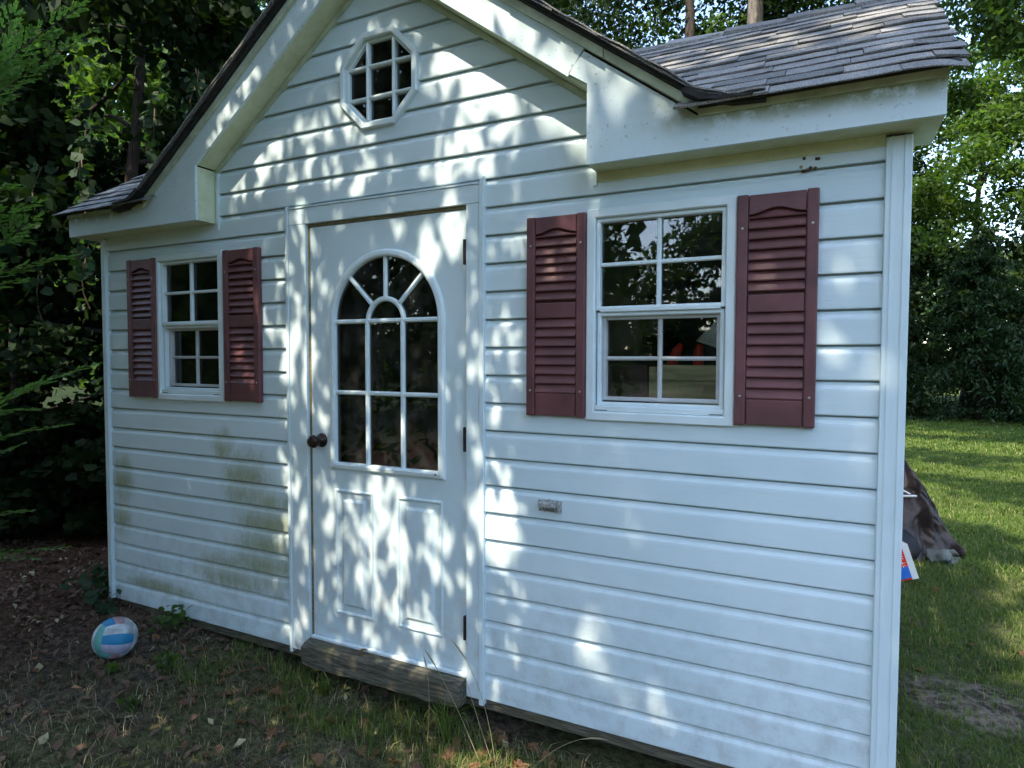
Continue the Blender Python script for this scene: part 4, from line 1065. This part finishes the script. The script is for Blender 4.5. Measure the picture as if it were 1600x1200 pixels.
# a tall neighbour whose crown throws the bands of shade across the lawn
lt = empty('lawn_shade_tree', (13.5, -1.5, -.2)); tag(lt, 'tall tree right of the view whose crown bands the lawn with shade', 'tree')
MB().tube([(0, 0, -.2), (-.2, .2, 6), (-2.5, 1.5, 11)], [.35, .28, .12], 10, wob=.06).build('trunk', M['bark'], lt, smooth=True)
lb = MB()
for q in ((-7, 3, 11.5), (-6, 6, 12), (-4.5, -1, 11), (-8, 8, 11.5), (-2.5, 7, 12.5)): limb(lb, (-1.6, 1.1, 9.3), q, .12, .03, bend=.05)
lb.build('limbs', M['bark'], lt, smooth=True)
n = 34000; gx = 3.4+10*rng.random(n); gy = -.5+21.5*rng.random(n); t = 11.5+4*rng.random(n)
def lawn_open(x, y):
    s = .62*np.sin(y*2.1+.6*np.sin(x*1.3)+x*.25)+.35*np.sin(y*4.7+x*.9)+.35*np.sin(x*1.9+y*.7)
    o = np.clip(.98+2.2*s, .08, 1)
    near = (y < 3.9); bnd = 4.76+(2.6-y)*-.12
    o = np.where(near, np.where(x > bnd+.05, .95, 0.03), o)
    o = np.where((y > 3.9) & (y < 5.2) & (x < 5.4), .15, o)
    o = np.where(y > 14.5, np.minimum(o, .5), o); o = np.where(y > 16.6, .05, o)
    return o
keep = (rng.random(n) > lawn_open(gx, gy)) & ~((gx < 4.5) & (gy > .8) & (gy < 3.6))
P = np.stack([gx, gy, np.full(n, -.2)], 1)[keep]+np.array(SUNV)[None]*t[keep][:, None]; P = P[~in_frame(P, 1.12)]
V, Fa = leaves(P-np.array(lt.location), .30*(.7+.6*rng.random(len(P))), .6, up=.3); npmesh('crown', V, Fa, M['leafC'], lt)

# ------------------------------------------------------------------ grass, litter, leaves
def blades(n, xr, yr, L, W, mat, name, label, prob=None, lean=.5, stuffcat='grass'):
    x = xr[0]+(xr[1]-xr[0])*rng.random(n); y = yr[0]+(yr[1]-yr[0])*rng.random(n)
    ok = ~((x > -.03) & (x < 4.0) & (y > -.005) & (y < 2.3))
    if prob is not None: ok &= rng.random(n) < prob(x, y)
    x, y = x[ok], y[ok]; n = len(x); z = gz(x, y)
    a = rng.random(n)*2*PI; d = np.stack([np.cos(a), np.sin(a), np.zeros(n)], 1); s = np.stack([-np.sin(a), np.cos(a), np.zeros(n)], 1)
    l = L*(.5+.9*rng.random(n))[:, None]; w_ = W*(.6+.8*rng.random(n))[:, None]; ln = (lean*(.3+1.2*rng.random(n)))[:, None]; up_ = np.array([[0, 0, 1.]])
    B = np.stack([x, y, z-.004], 1); m = B+up_*l*.55+d*l*ln*.25; t = B+up_*l*(1-.25*ln)+d*l*ln*.9
    tw = s*np.cos(a*3)[:, None]*.3
    V = np.stack([B-s*w_, B+s*w_, m+s*w_*.8+tw*w_, m-s*w_*.8+tw*w_, t], 1).reshape(-1, 3); i = np.arange(n)[:, None]*5
    Fa = np.concatenate([i+np.array([[0, 1, 2]]), i+np.array([[0, 2, 3]]), i+np.array([[3, 2, 4]])], 1).reshape(-1, 3)
    return tag(npmesh(name, V, Fa, M[mat]), label, stuffcat, kind='stuff')
def patch(x, y): return .5+.5*np.sin(x*3.1+1.3*np.sin(y*2.7))*np.cos(y*3.7+.8*np.sin(x*4.1))
blades(95000, (-.6, 3.9), (-2.2, 0.02), .040, .0016, 'grassd', 'grass', 'thin dull grass growing in the shade before the shed',
       lambda x, y: np.clip((x+.2-.9*(y+1.0))/2.4, .03, 1)*(.3+.7*patch(x, y))*np.where(y > -.06, .5, 1), .8)
blades(9000, (-.4, 3.9), (-2.0, 0.0), .05, .0014, 'straw', 'dry_grass', 'dry straw-coloured blades mixed in the shaded grass', lambda x, y: np.clip((x+.6)/2.6, .1, 1)*(.2+.8*patch(x*1.7+2, y*1.3)), 1.3)
blades(5000, (.9, 3.95), (-.40, -.03), .07, .0017, 'grass', 'grass', 'longer green grass tufts along the foot of the shed', lambda x, y: (patch(x*2, y*2) > .45)*.9, .6)
bare = lambda x, y: np.clip(((x-4.42)/.34)**2+((y-1.34)/.26)**2-.3+.5*np.sin(x*23+y*9)*np.sin(y*31), .08, 1)
blades(60000, (3.98, 5.6), (-.3, 3.4), .042, .0020, 'grass', 'lawn', 'green lawn beside the right corner of the shed', lambda x, y: bare(x, y)*(.5+.5*patch(x, y)), .7)
blades(110000, (3.9, 8.6), (3.4, 11), .045, .0036, 'grass', 'lawn', 'green lawn stretching past the shed in bands of sun', None, .8)
blades(60000, (4.5, 13), (11, 18.5), .06, .008, 'grass', 'lawn', 'far part of the lawn before the dark hemlocks', None, .8)
# leaf litter as a loose layer
n = 9000; x = -2.6+5.9*rng.random(n); y = -2.0+2.6*rng.random(n)
ok = (rng.random(n) < np.clip(1.15-.42*x+.15*y, .1, 1)) & ~((x > -.03) & (x < 4) & (y > .0))
C = np.stack([x, y, gz(x, y)+.006+.01*rng.random(n)], 1)[ok]; V, Fa = leaves(C, (.022+.045*rng.random(len(C))**2), .6, up=1.4, curl=.3)
tag(npmesh('leaf_litter', V, Fa, M['litter']), 'brown leaf litter strewn over the shaded bare soil', 'litter', kind='stuff')
# small twigs
tw = MB()
for i in range(120):
    x, y = U(-2.2, 1.6), U(-1.5, .3)
    if x > -.1 and y > -.05: continue
    a = U(0, 2*PI); L = U(.04, .2); z = float(gz(x, y))+.008
    tw.tube([(x, y, z), (x+math.cos(a)*L*.5, y+math.sin(a)*L*.5, z+U(.0, .02)), (x+math.cos(a+.3)*L, y+math.sin(a+.3)*L, z+U(0, .015))], [.002, .0018, .001], 4)
tag(tw.build('twig_litter', M['twig']), 'thin dry twigs scattered over the shaded soil', 'twigs', kind='stuff')
# single dead leaves, curled
def dead_mesh(seed):
    random.seed(seed); mb = MB(); n = 9; vs = []
    ph = U(0, 6)
    for i in range(n):
        f = i/(n-1); w_ = .5*math.sin(PI*min(1, f*.94+.03))**.8*(1+.28*math.sin(i*2.6+ph))
        for j, g in enumerate((-1, -.5, 0, .5, 1)):
            vs.append((f-.5, g*w_*.8, .25*abs(g)**1.5*w_+.16*math.sin(f*4+ph)+.05*math.sin(i*2+j*3)))
    mb.add(vs, [(i*5+j, i*5+j+1, (i+1)*5+j+1, (i+1)*5+j) for i in range(n-1) for j in range(4)])
    me = mb.mesh('dead_leaf'); me.materials.append(M['dead']); return me
DL = [dead_mesh(i) for i in range(6)]
def dead(x, y, s, label, group=None, z=None, tilt=.5):
    o = bpy.data.objects.new('fallen_leaf', random.choice(DL)); COL.objects.link(o)
    o.location = (x, y, (float(gz(x, y))+.012) if z is None else z); o.scale = (s, s, s)
    o.rotation_euler = (U(-tilt, tilt), U(-tilt, tilt), U(0, 6.3)); tag(o, label, 'leaf', group)
random.seed(5)
for i in range(46):
    dead(U(2.45, 3.5), U(-.34, -.03), U(.045, .08), 'curled orange-brown dead leaf among the grass below the right wall', 'dead leaves below the right-hand wall')
for i in range(22):
    dead(U(1.2, 2.5), U(-.55, -.12), U(.045, .075), 'brown dead leaf in the grass before the doorstep beam', 'dead leaves before the doorstep')
for i in range(30):
    dead(U(-.9, 1.9), U(-1.2, -.1), U(.03, .055), 'pale dry leaf lying on the shaded ground near the ball', 'dry leaves on the shaded ground')
for i in range(14):
    dead(U(4.15, 5.1), U(.8, 3.0), U(.035, .055), 'tan dry leaf on the lawn beside the right corner', 'dry leaves on the side lawn')
dead(1.90, -.055, .05, 'single orange leaf caught on the doorstep beam', z=.085)
# dry bent grass stalks before the right wall
def stalk(pts, label, head=True):
    P = [Vector(p) for p in pts]; q = []
    for i in range(13):
        t = i/12; q.append(((1-t)**2)*P[0]+2*t*(1-t)*P[1]+t*t*P[2])
    b = q[0].copy(); e = empty('grass_stalk', b); tag(e, label, 'grass stalk', 'tall dry grass stalks at the foot of the wall')
    MB().tube([v-b for v in q], [.0013*(1-.5*i/12) for i in range(13)], 4).build('stem', M['straw'], e)
    if head: MB().tube([q[k]-b for k in range(9, 13)], [.0012, .0035, .0032, .0008], 5).build('seed_head', M['straw'], e)
def g3(x, y): return (x, y, float(gz(x, y)))
stalk((g3(2.62, -.22), (2.45, -.18, .12), (2.30, -.14, .22)), 'dry stalk bending left across the door casing foot')
stalk((g3(2.70, -.25), (2.64, -.22, .22), (2.44, -.16, .30)), 'dry stalk arching over the channel trim')
stalk((g3(2.78, -.35), (2.95, -.30, .15), (3.12, -.2, .09)), 'dry stalk arching right over the lowest siding course')
stalk((g3(2.66, -.2), (2.55, -.18, .08), (2.50, -.14, .14)), 'short dry stalk leaning by the trim', False)
stalk((g3(2.35, -.2), (2.36, -.17, .1), (2.30, -.15, .2)), 'thin stalk with a small head before the doorstep')
stalk((g3(4.25, .35), (4.1, .3, .1), (4.03, .2, .2)), 'pale stalk beside the right corner post', False)
# small leafy weeds
def weed(x, y, h, n, s, label, m='leafA'):
    z = float(gz(x, y)); e = empty('weed', (x, y, z)); tag(e, label, 'weed')
    C = np.stack([rng.normal(size=n)*h*.45, rng.normal(size=n)*h*.35, h*(.15+.9*rng.random(n))], 1); mb = MB()
    for c in C[::3]: mb.tube([(0, 0, 0), (c[0]*.4, c[1]*.4, c[2]*.6), tuple(c)], .0012, 4)
    mb.build('stem', M['twig'], e); V, Fa = leaves(C, s*(.6+.7*rng.random(n)), .85, up=.8, shape='heart'); npmesh('leaves', V, Fa, M[m], e)
weed(-.02, -.10, .13, 40, .05, 'leafy weed climbing the left corner post by the ball', 'leafV')
weed(-.25, .05, .16, 60, .055, 'broad-leaved weed left of the shed corner', 'leafV')
weed(.62, -.10, .13, 60, .035, 'small-leaved green weed at the foot of the left wall')
weed(.95, -.36, .07, 30, .03, 'low green weed in the soil right of the ball')
weed(1.1, -.62, .05, 26, .03, 'tiny green weed on the bare ground before the left wall')
weed(.76, -.50, .035, 8, .05, 'green leaf sprig touching the front of the ball', 'leafC')
weed(3.30, -.13, .07, 36, .04, 'bright green weed under the middle of the right wall', 'leafC')
weed(3.12, -.10, .05, 20, .035, 'small bright weed under the right wall, beside the larger one', 'leafC')
def tuft(x, y, n, L, label, mat='grass'):
    z = float(gz(x, y)); e = []; V = []; Fa = []
    for i in range(n):
        a = U(0, 2*PI); l = L*U(.5, 1.1); o = U(.3, 1.0); b = Vector((U(-.03, .03), U(-.02, .02), 0)); d = Vector((math.cos(a), math.sin(a)*.6, 0)); s_ = Vector((-d.y, d.x, 0)).normalized()*.0026
        q = [b, b+d*l*o*.25+Vector((0, 0, l*.6)), b+d*l*o*.6+Vector((0, 0, l*.8)), b+d*l*o+Vector((0, 0, l*(.8-.4*o)))]
        k = len(V)
        for j, p in enumerate(q[:-1]): V += [p-s_*(1-.2*j), p+s_*(1-.2*j)]
        V.append(q[-1]); Fa += [(k, k+1, k+3), (k, k+3, k+2), (k+2, k+3, k+5), (k+2, k+5, k+4), (k+4, k+5, k+6)]
    o = npmesh('grass_tuft', np.array([tuple(v) for v in V]), np.array(Fa), M[mat]); o.location = (x, y, z); tag(o, label, 'grass tuft')
random.seed(9)
tuft(2.40, -.13, 34, .22, 'long green grass tuft at the right end of the doorstep beam')
tuft(2.28, -.20, 20, .16, 'arching green grass tuft before the doorstep beam')
tuft(1.75, -.14, 40, .11, 'dark green grass tuft below the left part of the doorstep')
tuft(3.42, -.12, 30, .12, 'green grass tuft under the right wall')
tuft(4.08, .02, 40, .2, 'long grass tuft at the foot of the right corner post')

# ------------------------------------------------------------------ tarp heap, stick and box beyond the right corner
tarp = empty('tarp', (4.62, 3.9, float(gz(4.62, 3.9)))); tag(tarp, 'crumpled brown tarp draped in a leaning heap behind the shed corner', 'tarp')
def cloth(poly_top, poly_bot, nseg, nrow, amp, seed, m, name, depth):
    random.seed(seed); V = []
    ph = [U(0, 6) for _ in range(6)]
    for i in range(nrow+1):
        f = i/nrow
        for j in range(nseg+1):
            g = j/nseg
            k = g*(len(poly_top)-1); a = int(min(k, len(poly_top)-2)); kk = k-a
            T = Vector(poly_top[a]).lerp(Vector(poly_top[a+1]), kk); B = Vector(poly_bot[a]).lerp(Vector(poly_bot[a+1]), kk)
            p = T.lerp(B, f)
            w_ = amp*(math.sin(g*17+ph[0]+f*2.2)*.5+math.sin(g*9-f*5+ph[1])*.7+.4*math.sin(g*31+f*7+ph[2])+.35*math.sin(f*13+g*6+ph[3]))*(.35+.65*f)
            q = Vector((p.x*7+seed, p.y*7, p.z*4)); cr_ = (abs(mnoise.noise(q))*1.2-.2+.6*abs(mnoise.noise(q*2.3)))*amp*1.6*min(1, f*5)
            w_ += cr_
            V.append((p.x+w_*.45, p.y-w_+depth*math.sin(PI*f), max(-.02, p.z+.02*math.sin(g*21+ph[4])*f*(1-f))))
    Fa = [(i*(nseg+1)+j, i*(nseg+1)+j+1, (i+1)*(nseg+1)+j+1, (i+1)*(nseg+1)+j) for i in range(nrow) for j in range(nseg)]
    o = npmesh(name, np.array(V), np.array(Fa), M[m], tarp, smooth=True)
    md = o.modifiers.new('thickness', 'SOLIDIFY'); md.thickness = .004; return o
cloth([(-.55, .35, .92), (-.25, .25, .88), (-.20, .12, .80), (-.12, .05, .62)], [(-.50, -.20, .0), (-.12, -.22, .0), (.08, -.15, -.01), (.22, .08, 0.0)], 70, 60, .040, 3, 'tarp', 'tarp_sheet', -.03)
cloth([(-.12, .05, .62), (-.05, .12, .56), (-.15, .3, .66)], [(.22, .08, 0), (.2, .42, 0), (-.1, .75, 0)], 30, 40, .025, 5, 'tarp', 'tarp_side', 0)
cloth([(-.06, -.19, .10), (.06, -.20, .11), (.14, -.12, .10)], [(-.04, -.28, .0), (.09, -.26, .0), (.20, -.06, .0)], 26, 12, .022, 8, 'tarpin', 'folded_hem', -.02)
thing_mesh('black_bag', MB().lathe([(.02, 0), (.14, .02), (.16, .10), (.12, .18), (.05, .24), (.01, .25)], (4.37, 3.70, -.2), 'z', 18), M['black'], 'black bag slumped in shadow beneath the tarp', 'bag', smooth=True)
pv = empty('plastic_bracket', (4.28, 3.40, .40)); tag(pv, 'thin white plastic bracket poking out before the tarp', 'bracket')
MB().tube([(0, 0, -.035), (.175, .02, -.022)], .009, 8).build('arm', M['pvc'], pv); MB().tube([(.0, 0, .06), (.13, .015, -.010)], .007, 8).build('brace', M['pvc'], pv)
bx = empty('product_box', (4.375, 3.08, float(gz(4.37, 3.1))+.01)); bx.rotation_euler = (math.radians(-6), math.radians(-17), math.radians(14))
tag(bx, 'upright red, white and blue cardboard box leaning on the grass by the corner', 'box')
MB().box(-.16, .030, 0, .28, 0, .24).build('carton', M['red'], bx, bevel=.003)
MB().box(.0308, .075, .0, .28, -.002, .255).build('side_panel', M['pvc'], bx, bevel=.002)
MB().box(-.05, .0300, -.0025, -.0004, .015, .10).build('blue_print', M['blue'], bx)
mb = MB()
for i, (a, b) in enumerate(((.235, .02), (.213, .016), (.190, .018), (.165, .016), (.14, .02))):
    z = a-.03; mb.box(-.004, .002, -.003, -.0004, z-.016, z); mb.box(-.004+.010, .018, -.003, -.0004, z-.004-(i % 2)*.006, z-(i % 2)*.006)
mb.build('white_print', M['pvc'], bx)
# mud-dauber remains under the right soffit
nest = MB()
random.seed(4)
for i in range(9):
    x, z = 3.72+U(-.03, .03), 2.075+U(-.03, .02); nest.lathe([(.001, 0), (.006, -.002), (.004, -.006), (.001, -.007)], (x, -.016, z), 'y', 6)
tag(nest.build('wasp_nest', M['litter']), 'small broken wasp nest stuck under the right eave', 'nest')
